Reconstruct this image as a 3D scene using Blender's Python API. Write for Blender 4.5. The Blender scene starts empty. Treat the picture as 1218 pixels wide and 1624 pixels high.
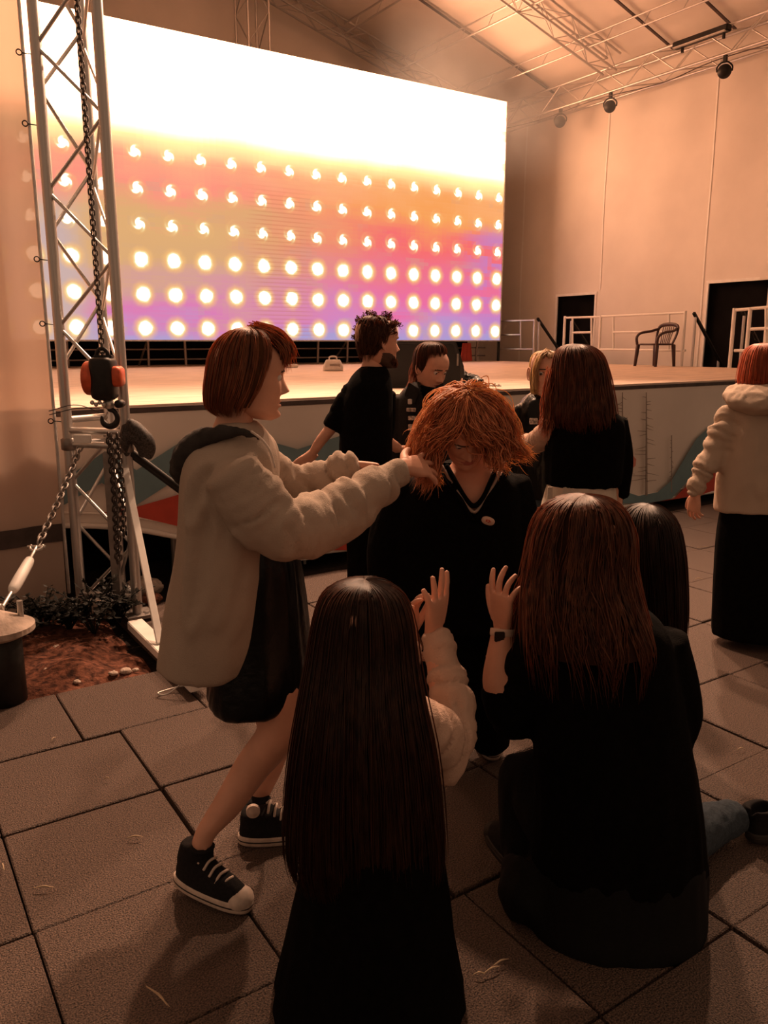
import bpy, bmesh, math, random
import numpy as np
from mathutils import Vector, Matrix
random.seed(7); rng = np.random.default_rng(11)
S = bpy.context.scene
COL = S.collection

# ---------------------------------------------------------------- camera / world / exposure
CAM_H = 1.6; FPX = 1270.0; PITCH = math.radians(12); HEAD = math.radians(33.4)
cam_d = bpy.data.cameras.new('camera'); cam = bpy.data.objects.new('camera', cam_d); COL.objects.link(cam)
cam.location = (0, 0, CAM_H); cam.rotation_euler = (math.pi/2 - PITCH, 0, -HEAD)
cam_d.sensor_fit = 'VERTICAL'; cam_d.sensor_height = 36; cam_d.lens = 36*FPX/1624
cam_d.clip_end = 200; cam_d.clip_start = 0.05
S.camera = cam
world = bpy.data.worlds.new('night'); S.world = world; world.use_nodes = True
wb = world.node_tree.nodes['Background']; wb.inputs[0].default_value = (0.62, 0.36, 0.22, 1); wb.inputs[1].default_value = 0.47
S.view_settings.view_transform = 'Standard'; S.view_settings.look = 'None'
S.view_settings.exposure = 0.0; S.view_settings.gamma = 1.0; S.view_settings.use_curve_mapping = False
SCREEN_WHITE = (12.4, 5.6, 2.9)      # radiance of the clipped white top of the LED picture

# ---------------------------------------------------------------- measuring helpers (photo point + distance -> place)
HV = np.array([math.sin(HEAD), math.cos(HEAD), 0.0]); RV = np.array([math.cos(HEAD), -math.sin(HEAD), 0.0]); UZ = np.array([0, 0, 1.0])
FW = HV*math.cos(PITCH) - UZ*math.sin(PITCH); UP = HV*math.sin(PITCH) + UZ*math.cos(PITCH)
CP = np.array([0, 0, CAM_H])
def ray(x, y): return FW + RV*(x-609)/FPX - UP*(y-812)/FPX
def J(x, y, D): d = ray(x, y); return CP + d*(D/(d@HV))
def onz(x, y, z=0.0): d = ray(x, y); return CP + d*((z-CAM_H)/d[2])
def onX(x, y, X): d = ray(x, y); return CP + d*X/d[0]
def onY(x, y, Y): d = ray(x, y); return CP + d*Y/d[1]
def mpp(p): return ((np.asarray(p)-CP)@FW)/FPX       # metres per photo pixel at a point
def V(p): return Vector([float(c) for c in p])

# ---------------------------------------------------------------- materials
def nodes(m):
    m.use_nodes = True; nt = m.node_tree; b = nt.nodes.get('Principled BSDF'); return nt, b
def mat(name, c, rough=0.6, metal=0.0, var=0.15, scale=8.0, bump=0.0, bscale=60.0, c2=None, stretch=(1,1,1), spec=0.5, transl=0.0, detail=4):
    m = bpy.data.materials.new(name); nt, b = nodes(m)
    b.inputs['Roughness'].default_value = rough; b.inputs['Metallic'].default_value = metal
    b.inputs['Specular IOR Level'].default_value = spec
    tc = nt.nodes.new('ShaderNodeTexCoord'); mp = nt.nodes.new('ShaderNodeMapping'); mp.inputs['Scale'].default_value = stretch
    nt.links.new(tc.outputs['Object'], mp.inputs['Vector'])
    n = nt.nodes.new('ShaderNodeTexNoise'); n.inputs['Scale'].default_value = scale; n.inputs['Detail'].default_value = detail
    nt.links.new(mp.outputs[0], n.inputs['Vector'])
    mx = nt.nodes.new('ShaderNodeMix'); mx.data_type = 'RGBA'
    lo = tuple(max(0, k*(1-var)) for k in c); hi = tuple(min(1, k*(1+var)) for k in (c2 or c))
    mx.inputs['A'].default_value = lo+(1,); mx.inputs['B'].default_value = hi+(1,)
    rp = nt.nodes.new('ShaderNodeMapRange'); rp.inputs[1].default_value = 0.32; rp.inputs[2].default_value = 0.68
    nt.links.new(n.outputs['Fac'], rp.inputs[0]); nt.links.new(rp.outputs[0], mx.inputs['Factor'])
    nt.links.new(mx.outputs['Result'], b.inputs['Base Color'])
    if bump > 0:
        n2 = nt.nodes.new('ShaderNodeTexNoise'); n2.inputs['Scale'].default_value = bscale; n2.inputs['Detail'].default_value = 3
        nt.links.new(mp.outputs[0], n2.inputs['Vector'])
        bp = nt.nodes.new('ShaderNodeBump'); bp.inputs['Strength'].default_value = bump; bp.inputs['Distance'].default_value = 0.01
        nt.links.new(n2.outputs['Fac'], bp.inputs['Height']); nt.links.new(bp.outputs[0], b.inputs['Normal'])
    if transl > 0:
        t = nt.nodes.new('ShaderNodeBsdfTranslucent'); nt.links.new(mx.outputs['Result'], t.inputs['Color'])
        ms = nt.nodes.new('ShaderNodeMixShader'); ms.inputs[0].default_value = transl
        out = nt.nodes['Material Output']
        nt.links.new(b.outputs[0], ms.inputs[1]); nt.links.new(t.outputs[0], ms.inputs[2]); nt.links.new(ms.outputs[0], out.inputs['Surface'])
    return m

M = {}
M['alu'] = mat('aluminium', (.62,.60,.58), .38, .85, .15, 12)
M['alu_dark'] = mat('weathered_steel', (.30,.27,.25), .5, .8, .3, 14)
M['white_paint'] = mat('white_painted_steel', (.82,.80,.76), .45, 0, .08, 10)
M['black_metal'] = mat('black_metal', (.012,.011,.010), .45, .3, .4, 20)
M['chain'] = mat('dark_chain_steel', (.10,.09,.085), .35, .9, .4, 60)
M['galv'] = mat('galvanised_steel', (.55,.53,.5), .4, .85, .25, 30)
M['orange'] = mat('orange_hoist_enamel', (.62,.10,.035), .4, .1, .2, 25)
M['wall'] = mat('tent_fabric', (.82,.76,.70), .75, 0, .05, 1.2, .12, 3.0)
M['roof'] = mat('roof_fabric', (.85,.79,.73), .75, 0, .05, 1.5, .08, 2.5)
M['seam'] = mat('seam_tape', (.93,.90,.86), .6, 0, .04, 10)
M['night'] = mat('dark_filler', (.006,.005,.005), .9, 0, .5, 3, spec=.1)  # near-black stand-in for night and unlit gaps
M['deck'] = mat('stage_board', (.60,.47,.38), .55, 0, .22, 2.2, .08, 40, c2=(.72,.56,.45), stretch=(1.0,9.0,9.0))
M['trim'] = mat('dark_stage_edge', (.07,.05,.045), .6, 0, .3, 12)
M['banner'] = mat('banner_vinyl', (.80,.72,.65), .55, 0, .06, 1.5, .10, 4)
M['teal'] = mat('banner_teal_print', (.16,.26,.29), .55, 0, .08, 8)
M['red'] = mat('banner_red_print', (.52,.06,.035), .55, 0, .12, 8)
M['rose'] = mat('banner_rose_print', (.62,.22,.17), .55, 0, .12, 8)
M['treeprint'] = mat('banner_tree_print', (.30,.24,.20), .6, 0, .1, 8)
M['tile'] = mat('rubber_paver', (.027,.017,.013), .55, 0, .7, 210, 1.0, 210, c2=(.120,.077,.058), spec=.5, detail=2)
M['ground'] = mat('joint_soil', (.022,.016,.013), .9, 0, .4, 30, .3, 90, spec=.15)
M['soil'] = mat('red_brown_soil', (.075,.026,.016), .9, 0, .6, 30, .8, 80, c2=(.13,.05,.03), spec=.2)
M['leaf'] = mat('dark_leaf', (.008,.009,.006), .6, 0, .4, 30, transl=.15)
M['straw'] = mat('dry_straw', (.50,.38,.25), .7, 0, .2, 40)
M['stone'] = mat('pale_stone', (.45,.36,.30), .8, 0, .25, 20, .3, 60)
M['screen_case'] = mat('screen_case', (.05,.05,.055), .5, .2, .2, 8)
M['speaker'] = mat('black_speaker_paint', (.020,.018,.018), .55, 0, .3, 40, .2, 200)
M['grille'] = mat('speaker_grille', (.012,.012,.012), .45, .4, .4, 300, .4, 400)
M['chairplastic'] = mat('brown_plastic', (.045,.016,.012), .32, 0, .2, 6)
M['paleplastic'] = mat('pale_plastic', (.66,.63,.60), .5, 0, .1, 12)
M['skin'] = mat('skin', (.70,.37,.26), .50, 0, .08, 14, .05, 120, spec=.4)
M['lip'] = mat('lip', (.50,.16,.13), .4, 0, .1, 20)
M['brow'] = mat('brow_hair', (.06,.03,.02), .6, 0, .2, 60)
M['eyewhite'] = mat('eye_white', (.75,.70,.66), .2, 0, .03, 10)
M['iris'] = mat('iris_dark', (.03,.02,.015), .15, 0, .2, 30)
M['grey_hoodie'] = mat('oatmeal_fleece', (.43,.345,.28), .9, 0, .03, 12, .25, 260, spec=.15)
M['hood_dark'] = mat('charcoal_lining', (.045,.040,.038), .9, 0, .2, 30, .2, 200, spec=.15)
M['beige_hoodie'] = mat('sand_fleece', (.50,.40,.32), .9, 0, .03, 12, .25, 260, spec=.15)
M['beige_knit'] = mat('beige_knit', (.60,.42,.33), .9, 0, .04, 14, .3, 240, spec=.15)
M['black_cloth'] = mat('black_cloth', (.0032,.0028,.0028), .9, 0, .3, 40, .2, 200, spec=.06)
M['black_knit'] = mat('black_knit', (.0035,.0033,.0035), .95, 0, .3, 60, .3, 260, spec=.08)
M['black_shiny'] = mat('black_satin', (.004,.004,.0045), .32, 0, .3, 20, .2, 40, spec=.22)
M['black_denim'] = mat('black_denim', (.010,.0095,.010), .8, 0, .35, 90, .2, 300, spec=.25)
M['jeans'] = mat('blue_denim', (.042,.058,.075), .85, 0, .25, 120, .2, 300, spec=.2)
M['dark_jeans'] = mat('dark_denim', (.0045,.0045,.005), .85, 0, .25, 120, .2, 300, spec=.2)
M['cream'] = mat('cream_cotton', (.66,.58,.49), .85, 0, .08, 20, .15, 120, spec=.2)
M['sweat_trim'] = mat('pale_knit_trim', (.36,.29,.25), .9, 0, .1, 60)
M['patch'] = mat('printed_patch', (.32,.28,.25), .7, 0, .7, 90, c2=(.5,.42,.36))
M['canvas'] = mat('black_canvas', (.012,.011,.012), .85, 0, .3, 120, .2, 300, spec=.2)
M['rubber_white'] = mat('worn_white_rubber', (.66,.54,.46), .55, 0, .15, 40)
M['rubber_dark'] = mat('dark_rubber', (.025,.02,.018), .7, 0, .2, 40)
M['watch'] = mat('pale_watch_strap', (.70,.52,.42), .5, 0, .05, 20)
HU = {}
def hairmat(name, c, c2):
    m = mat(name, c, .42, 0, .3, 70, stretch=(1,1,.2), c2=c2, spec=.4, transl=.42); nt = m.node_tree
    t = [n for n in nt.nodes if n.type == 'BSDF_TRANSLUCENT'][0]
    for l in list(t.inputs['Color'].links): nt.links.remove(l)
    k = tuple(min(.95, v) for v in (c2[0]*2.0+.20, c2[1]*1.7+.075, c2[2]*1.5+.03)); t.inputs['Color'].default_value = k+(1,)     # light passing through thin hair
    HU[m.name] = mat(name+'_under', tuple(v*.5 for v in c), .7, 0, .3, 70, stretch=(1,1,.2), spec=.1)  # darker copy of the hair colour, paints the shaded inside of the hair
    return m
M['hair_ginger'] = hairmat('ginger_hair', (.17,.070,.034), (.34,.14,.07))
M['hair_blond'] = hairmat('strawberry_hair', (.56,.205,.105), (.76,.33,.19))
M['hair_brown'] = hairmat('dark_brown_hair', (.020,.009,.006), (.06,.026,.015))
M['hair_auburn'] = hairmat('auburn_hair', (.05,.018,.010), (.17,.065,.034))
M['hair_black'] = hairmat('near_black_hair', (.012,.007,.005), (.035,.016,.010))
M['hair_red'] = hairmat('red_hair', (.36,.085,.035), (.48,.13,.06))
M['hair_man'] = hairmat('brown_curls', (.045,.020,.012), (.13,.055,.03))
M['hair_pale'] = hairmat('pale_blond_hair', (.55,.34,.20), (.66,.44,.28))

# ---------------------------------------------------------------- object helpers
def fastmesh(name, verts, faces):
    me = bpy.data.meshes.new(name); verts = np.asarray(verts, np.float32)
    if isinstance(faces, np.ndarray):
        k = faces.shape[1]; nf = len(faces)
        me.vertices.add(len(verts)); me.vertices.foreach_set('co', verts.ravel())
        me.loops.add(nf*k); me.loops.foreach_set('vertex_index', faces.astype(np.int32).ravel())
        me.polygons.add(nf); me.polygons.foreach_set('loop_start', np.arange(0, nf*k, k, dtype=np.int32))
        me.update(calc_edges=True); me.validate()
    else:
        me.from_pydata([tuple(map(float, v)) for v in verts], [], [tuple(int(i) for i in f) for f in faces]); me.update()
        if len(faces) < 60000:
            bm = bmesh.new(); bm.from_mesh(me); bmesh.ops.recalc_face_normals(bm, faces=bm.faces); bm.to_mesh(me); bm.free()
    return me
def smooth(me, on=True):
    me.polygons.foreach_set('use_smooth', np.full(len(me.polygons), on)); return me
def set_parent(o, p):
    if p is None: return
    o.parent = p
    o.matrix_parent_inverse = wmat(p).inverted()
def wmat(o):
    m = o.matrix_basis.copy()
    if o.parent is not None: m = wmat(o.parent) @ o.matrix_parent_inverse @ m
    return m
def add(name, me, m, parent=None, kind=None):
    o = bpy.data.objects.new(name, me); COL.objects.link(o)
    for k in (m if isinstance(m, (list, tuple)) else [m]):
        if k is not None and len(me.materials) < (len(m) if isinstance(m, (list, tuple)) else 1): me.materials.append(k)
    set_parent(o, parent)
    if kind: o['kind'] = kind
    return o
def recenter(o):
    """move a mesh object's origin to the base of its geometry (for one-mesh things)"""
    me = o.data; co = np.empty(len(me.vertices)*3, np.float32); me.vertices.foreach_get('co', co); co = co.reshape(-1, 3)
    c = np.array([(co[:,0].min()+co[:,0].max())/2, (co[:,1].min()+co[:,1].max())/2, co[:,2].min()], np.float32)
    me.vertices.foreach_set('co', (co-c).ravel()); me.update(); o.location = V(c); return o
def tag(o, label, cat, group=None):
    o['label'] = label; o['category'] = cat
    if group: o['group'] = group
    return o
def thing(name, label, cat, loc, group=None):
    o = bpy.data.objects.new(name, None); COL.objects.link(o); o.location = V(loc); o.empty_display_size = .1
    return tag(o, label, cat, group)
def struct(o): o['kind'] = 'structure'; return o

# geometry chunks: (verts Nx3, faces list)
def merge(parts):
    vs, fs, n = [], [], 0
    for v, f in parts:
        v = np.asarray(v, float); vs.append(v); fs += [tuple(i+n for i in q) for q in f]; n += len(v)
    return np.vstack(vs), fs
def gbox(c, s, ax=None):
    c = np.asarray(c, float); s = np.asarray(s, float)/2
    A = np.eye(3) if ax is None else np.array(ax, float)
    v = [c + A[0]*s[0]*i + A[1]*s[1]*j + A[2]*s[2]*k for i in (-1,1) for j in (-1,1) for k in (-1,1)]
    return np.array(v), [(0,1,3,2),(4,6,7,5),(0,4,5,1),(2,3,7,6),(0,2,6,4),(1,5,7,3)]
def frame(d):
    d = np.asarray(d, float); d = d/np.linalg.norm(d); u = np.array([0,0,1.0]) if abs(d[2]) < .93 else np.array([1.0,0,0])
    a = np.cross(d, u); a /= np.linalg.norm(a); b = np.cross(a, d); return a, b, d
def catmull(P, n):
    P = np.asarray(P, float); m = len(P)
    if m < 3:
        t = np.linspace(0, 1, n)[:, None]; return P[0]*(1-t)+P[-1]*t
    Q = np.vstack([2*P[0]-P[1], P, 2*P[-1]-P[-2]]); out = []
    ts = np.linspace(0, m-1, n)
    for t in ts:
        i = min(int(t), m-2); u = t-i; p0, p1, p2, p3 = Q[i], Q[i+1], Q[i+2], Q[i+3]
        out.append(.5*((2*p1)+(-p0+p2)*u+(2*p0-5*p1+4*p2-p3)*u*u+(-p0+3*p1-3*p2+p3)*u**3))
    return np.array(out)
def gtube(pts, rad, seg=12, n=None, cap=True, flat=None):
    """tube along points with radius per point (smoothed); flat=(axis, factor) squashes the section along an axis"""
    pts = np.asarray(pts, float); rad = np.broadcast_to(np.asarray(rad, float), (len(pts),))
    n = n or max(2, (len(pts)-1)*5+1)
    PR = catmull(np.column_stack([pts, rad]), n); P = PR[:, :3]; R = np.maximum(PR[:, 3], 1e-4)
    vs = []; a = None
    for i in range(n):
        d = P[min(i+1, n-1)]-P[max(i-1, 0)]; d /= (np.linalg.norm(d)+1e-12)
        if a is None: a, b, _ = frame(d)
        else:
            a = a-d*(a@d); a /= (np.linalg.norm(a)+1e-12); b = np.cross(a, d)
        th = np.arange(seg)*2*math.pi/seg
        ring = P[i]+R[i]*(np.cos(th)[:, None]*a+np.sin(th)[:, None]*b)
        if flat is not None:
            ax = np.asarray(flat[0], float); off = (ring-P[i])@ax; ring = ring-np.outer(off*(1-flat[1]), ax)
        vs.append(ring)
    vs = np.vstack(vs); fs = []
    for i in range(n-1):
        for k in range(seg):
            fs.append((i*seg+k, i*seg+(k+1) % seg, (i+1)*seg+(k+1) % seg, (i+1)*seg+k))
    if cap:
        d0 = P[0]-P[1]; d0 /= np.linalg.norm(d0)+1e-12; d1 = P[-1]-P[-2]; d1 /= np.linalg.norm(d1)+1e-12
        vs = np.vstack([vs, P[0]+d0*R[0]*.5, P[-1]+d1*R[-1]*.5]); c0, c1 = len(vs)-2, len(vs)-1; o = (n-1)*seg
        for k in range(seg):
            fs.append((c0, (k+1) % seg, k)); fs.append((c1, o+k, o+(k+1) % seg))
    return vs, fs
def gloft(rings, seg=40, n=None, ex=2.2, cap=True, a0=0, a1=2*math.pi):
    """rings: (centre, A vector, B vector)"""
    R = np.array([np.concatenate([c, a, b]) for c, a, b in rings]); n = n or (len(R)-1)*6+1
    R = catmull(R, n); full = abs(a1-a0-2*math.pi) < 1e-6
    th = np.linspace(a0, a1, seg, endpoint=not full); c, s = np.cos(th), np.sin(th)
    cx = np.sign(c)*np.abs(c)**(2/ex); sx = np.sign(s)*np.abs(s)**(2/ex)
    vs = np.vstack([r[:3]+cx[:, None]*r[3:6]+sx[:, None]*r[6:9] for r in R]); fs = []
    for i in range(n-1):
        for k in range(seg if full else seg-1):
            fs.append((i*seg+k, i*seg+(k+1) % seg, (i+1)*seg+(k+1) % seg, (i+1)*seg+k))
    if cap and full:
        vs = np.vstack([vs, R[0][:3], R[-1][:3]]); c0, c1 = len(vs)-2, len(vs)-1; o = (n-1)*seg
        for k in range(seg): fs.append((c0, (k+1) % seg, k)); fs.append((c1, o+k, o+(k+1) % seg))
    return vs, fs
def gell(c, ax, seg=20, rows=14):
    """ellipsoid with axis vectors ax[0..2]"""
    c = np.asarray(c, float); A = np.asarray(ax, float); vs = []; fs = []
    for i in range(rows+1):
        ph = math.pi*i/rows
        for k in range(seg):
            t = 2*math.pi*k/seg; vs.append(c+A[0]*math.sin(ph)*math.cos(t)+A[1]*math.sin(ph)*math.sin(t)+A[2]*math.cos(ph))
    for i in range(rows):
        for k in range(seg): fs.append((i*seg+k, i*seg+(k+1) % seg, (i+1)*seg+(k+1) % seg, (i+1)*seg+k))
    return np.array(vs), fs
def sil(y, xl, xr, D, dep, yr=None, dep2=None):
    """horizontal body ring whose left and right edges stand at photo points, at distance D"""
    l = J(xl, y, D); r = J(xr, y if yr is None else yr, D)
    return ((l+r)/2, (r-l)/2, HV*dep)
def gsil(rows, seg=40, n=None, ex=2.2, **k): return gloft([sil(*r) for r in rows], seg, n, ex, **k)
def gtpx(rows, seg=14, n=None, **k):
    P = [J(x, y, D) for x, y, D, r in rows]; return gtube(P, [r*mpp(p) for p, (_, _, _, r) in zip(P, rows)], seg, n, **k)
def remesh(parts, voxel=.009, sm=4, name='m'):
    v, f = merge(parts); me = fastmesh(name, v, f); bm = bmesh.new(); bm.from_mesh(me); bmesh.ops.recalc_face_normals(bm, faces=bm.faces); bm.to_mesh(me); bm.free()
    o = bpy.data.objects.new('tmp', me); COL.objects.link(o)
    r = o.modifiers.new('r', 'REMESH'); r.mode = 'VOXEL'; r.voxel_size = voxel
    if sm: s = o.modifiers.new('s', 'SMOOTH'); s.factor = .5; s.iterations = sm
    dg = bpy.context.evaluated_depsgraph_get(); out = bpy.data.meshes.new_from_object(o.evaluated_get(dg))
    bpy.data.objects.remove(o); bpy.data.meshes.remove(me); out.name = name; return smooth(out)
def getco(me):
    c = np.empty(len(me.vertices)*3, np.float32); me.vertices.foreach_get('co', c); return c.reshape(-1, 3).astype(float)
def getno(me):
    c = np.empty(len(me.vertices)*3, np.float32); me.vertices.foreach_get('normal', c); return c.reshape(-1, 3).astype(float)
_T = rng.random(4096)
def vnoise(p):
    p = np.asarray(p, float); i = np.floor(p).astype(int); f = p-i; f = f*f*(3-2*f)
    def hsh(a, b, c): return _T[(a*374761393+b*668265263+c*2147483647 ^ (a*b+c*7)) % 4096]
    r = 0
    for dx in (0,1):
        for dy in (0,1):
            for dz in (0,1):
                w = (f[:,0] if dx else 1-f[:,0])*(f[:,1] if dy else 1-f[:,1])*(f[:,2] if dz else 1-f[:,2])
                r = r+w*hsh(i[:,0]+dx, i[:,1]+dy, i[:,2]+dz)
    return r*2-1
def fold(me, amp=.008, freq=14, vert=.25, seed=0, arms=(), aamp=.008, afreq=26, grooves=()):
    """cloth folds: long drapes down the garment plus creases across the sleeves"""
    co = getco(me); no = getno(me)
    q = co*np.array([freq, freq, freq*vert])+seed*17.3; d = vnoise(q)*amp*.6+(.5-np.abs(vnoise(q*1.3+9)))*amp*1.1+vnoise(q*2.6+5)*amp*.3
    for seg in arms:
        for p0, p1 in zip(seg[:-1], seg[1:]):
            p0 = np.asarray(p0); e = np.asarray(p1)-p0; L = np.linalg.norm(e)+1e-9; e = e/L
            t = (co-p0)@e; rad = np.linalg.norm(co-p0-np.outer(t, e), axis=1)
            w = np.clip(1-np.abs(t/L-.5)*2+.6, 0, 1)*np.clip((.11-rad)/.03, 0, 1)*((t > -.05) & (t < L+.05))
            tw = t*afreq+vnoise(co*9+seed)*.8; n_ = vnoise(np.column_stack([tw, co[:,2]*5+seed, co[:,0]*5])); n2_ = vnoise(np.column_stack([tw*1.9+7, co[:,2]*7, co[:,1]*7+seed]))
            d = d*(1-w)+w*aamp*(.55-1.5*np.exp(-(n_/.20)**2)-.6*np.exp(-(n2_/.16)**2)+.5*n2_)
    for pl, dep, wid in grooves:
        pl = catmull(pl, 40); mn = np.full(len(co), 9.0)
        for k, q in enumerate(pl): mn = np.minimum(mn, np.linalg.norm(co-q, axis=1)+.06*(abs(k/39-.5)*2)**4)
        d = d-dep*np.exp(-(mn/wid)**2)+dep*.6*np.exp(-((mn-wid*2.0)/wid)**2)
    me.vertices.foreach_set('co', (co+no*d[:, None]).astype(np.float32).ravel()); me.update(); return me

_unit = {}
def unit_cyl(m, seg=10):
    k = (m.name, seg)
    if k not in _unit:
        v, f = gtube([(0,0,0),(0,0,1)], 1.0, seg, 2, cap=False)
        f = f+[tuple(range(seg))[::-1], tuple(range(seg, 2*seg))]
        me = fastmesh('rod_mesh', v, f); smooth(me)
        for p in me.polygons:
            if len(p.vertices) > 4: p.use_smooth = False
        me.materials.append(m); _unit[k] = me
    return _unit[k]
def rod(name, p0, p1, r, m, parent=None, seg=10):
    p0 = np.asarray(p0, float); p1 = np.asarray(p1, float); a, b, d = frame(p1-p0); L = np.linalg.norm(p1-p0)
    o = bpy.data.objects.new(name, unit_cyl(m, seg)); COL.objects.link(o)
    o.matrix_basis = Matrix(((a[0]*r, b[0]*r, d[0]*L, p0[0]), (a[1]*r, b[1]*r, d[1]*L, p0[1]), (a[2]*r, b[2]*r, d[2]*L, p0[2]), (0,0,0,1)))
    set_parent(o, parent); return o
def part(name, geo, m, parent=None, sm=False, kind=None, bevel=0):
    if isinstance(geo, list): geo = merge(geo)
    me = fastmesh(name, *geo)
    if bevel:
        bm = bmesh.new(); bm.from_mesh(me); bmesh.ops.recalc_face_normals(bm, faces=bm.faces)
        bmesh.ops.bevel(bm, geom=bm.edges[:], offset=bevel, segments=2, affect='EDGES'); bm.to_mesh(me); bm.free()
    if sm: smooth(me)
    return add(name, me, m, parent, kind)
def gprism(pts, off):
    """closed outline (list of 3-D points) given thickness along off"""
    P = np.asarray(pts, float); n = len(P); v = np.vstack([P, P+np.asarray(off, float)])
    return v, [tuple(range(n)), tuple(range(2*n-1, n-1, -1))]+[(i, (i+1) % n, n+(i+1) % n, n+i) for i in range(n)]
# ---------------------------------------------------------------- SETTING
DECK = 1.21; SY = 12.7; FRONT = 5.1; WX = 12.5; BY = 14.9
def ggrid(fn, us, vs, skip=None):
    U, W = len(us), len(vs); v = [fn(u, w) for u in us for w in vs]; f = []
    for i in range(U-1):
        for k in range(W-1):
            if skip and skip((us[i]+us[i+1])/2, (vs[k]+vs[k+1])/2): continue
            f.append((i*W+k, i*W+k+1, (i+1)*W+k+1, (i+1)*W+k))
    return np.array(v), f
def wob(a, b, s=1.0): return s*(.012*math.sin(a*2.1+1.3*math.sin(b*.7))+.008*math.sin(a*5.3+b*.6)+.006*math.sin(b*2.3-a))

floor = struct(part('floor', gbox((5, 4, -.10), (34, 34, .08)), M['ground']))
PX, PY = .535, .53
protos = []
for k in range(6):
    r = random.Random(k); w = PX-.006-r.random()*.004; h = PY-.005-r.random()*.004
    v, f = gbox((0, 0, -.022), (w, h, .044)); me = fastmesh('tile_mesh', v, f)
    bm = bmesh.new(); bm.from_mesh(me); bmesh.ops.bevel(bm, geom=bm.edges[:], offset=.004, segments=1, affect='EDGES'); bm.to_mesh(me); bm.free()
    me.materials.append(M['tile']); protos.append(me)
for j in range(-4, 6):
    y = 1.62+PY*(j+.5)
    off = -.15 if j >= 3 else (.03 if j < 0 else 0)
    for i in range(-3, 21):
        x = .25+PX*(i+.5)+off
        d = x*HV[0]+y*HV[1]; s = x*RV[0]+y*RV[1]
        if d < .3 or abs(s) > .62*d+1.5: continue
        if 3.72 < y+.2 and x < 1.05 and y > 3.5: continue          # the soil bed by the tower
        if y > 4.75 and x < 2.2: continue
        o = bpy.data.objects.new('tile', protos[random.randrange(6)]); COL.objects.link(o)
        o.location = (x+random.uniform(-.004, .004), y+random.uniform(-.004, .004), random.uniform(-.006, .003))
        o.rotation_euler = (random.uniform(-.005, .005), random.uniform(-.005, .005), random.uniform(-.010, .010))
        set_parent(o, floor)

# tent walls
def hole(y, z): return (11.36 < y < 12.38 and z < 2.52) or (7.72 < y < 8.82 and z < 2.58)
ys = sorted(set([round(5+.11*i, 3) for i in range(91)]+[7.72, 8.82, 11.36, 12.38])); zs = sorted(set([round(.12*i, 3) for i in range(55)]+[2.52, 2.58]))
wr = struct(part('wall_right', ggrid(lambda y, z: (WX+wob(y, z, 1.2), y, z), ys, zs, hole), M['wall'], sm=True))
struct(part('wall_back', ggrid(lambda x, z: (x, BY+wob(x, z), z), np.arange(-1, 12.8, .15), np.arange(0, 8.7, .15)), M['wall'], sm=True))
struct(part('wall_left', ggrid(lambda y, z: (-1.0+wob(y, z), y, z), np.arange(5.2, 15, .15), np.arange(0, 6.6, .15)), M['wall'], sm=True))
for k, (y0, y1) in enumerate(((13.46, 13.50), (11.23, 11.26), (8.935, 8.965), (6.6, 6.63))):
    struct(part('trim_%d' % (k+1), ggrid(lambda y, z: (WX-.012+wob(y, z, 1.2), y, z), [y0, y1], np.arange(2.6 if k == 1 else 0, 6.2, .12)), M['seam']))
for k, (a, b, t) in enumerate(((11.36, 12.38, 2.52), (7.72, 8.82, 2.58))):
    dr = struct(part('door_%d' % (k+1), gbox((WX+.12, (a+b)/2, t/2), (.02, b-a+.4, t+.3)), M['night']))  # black sheet added so the opening reads as dark night outside
    for nm, c, s in (('door_trim', (WX-.01, (a+b)/2, t+.02), (.03, b-a+.10, .05)), ('door_trim', (WX-.01, a-.02, t/2), (.03, .045, t)), ('door_trim', (WX-.01, b+.02, t/2), (.03, .045, t))):
        part(nm, gbox(c, s), M['seam'], dr)
# roof
RID = 6.0; ZE = 6.46; SL = .30
def roofz(x): return ZE+SL*(WX-max(x, 2*RID-x))
ceil = struct(part('ceiling', ggrid(lambda x, y: (x, y, roofz(x)+.008*math.sin(y*2.9)*math.sin(x*1.1)), np.concatenate([np.arange(-.6, 6, .3), np.arange(6, 12.7, .2)]), np.arange(5, 15.1, .14)), M['roof'], sm=True))
for yb in (9.75, 8.62, 12.6):
    part('roof_strap', merge([gbox(((a+b)/2, yb, (roofz(a)+roofz(b))/2-.06), (math.hypot(b-a, roofz(b)-roofz(a)), .045, .02), ((math.cos(math.atan(SL)), 0, -math.sin(math.atan(SL))), (0,1,0), (math.sin(math.atan(SL)), 0, math.cos(math.atan(SL))))) for a, b in ((6.2, 12.35),)]), M['trim'], ceil)

# ---------------------------------------------------------------- TRUSSES
def box_truss(name, label, p0, p1, w, h, pitch, m, rc=.024, rb=.011, group=None, base=None):
    p0 = np.asarray(p0, float); p1 = np.asarray(p1, float); d = p1-p0; L = np.linalg.norm(d); d /= L
    a, b, _ = frame(d); t = thing(name, label, 'truss', base if base is not None else p0, group)
    cs = [(-w/2, -h/2), (w/2, -h/2), (w/2, h/2), (-w/2, h/2)]
    for c in cs: o = a*c[0]+b*c[1]; rod('chord', p0+o, p1+o, rc, m, t)
    n = max(2, int(round(L/pitch)))
    for f in range(4):
        c0, c1 = cs[f], cs[(f+1) % 4]
        for i in range(n):
            s, e = (c0, c1) if (i+f) % 2 == 0 else (c1, c0)
            rod('brace', p0+d*(L*i/n)+a*s[0]+b*s[1], p0+d*(L*(i+1)/n)+a*e[0]+b*e[1], rb, m, t, 6)
    return t
box_truss('wall_truss', 'long aluminium box truss running along the top of the right fabric wall', (12.12, 5.2, 6.17), (12.12, 14.6, 6.17), .38, .40, .52, M['alu'])
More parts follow.
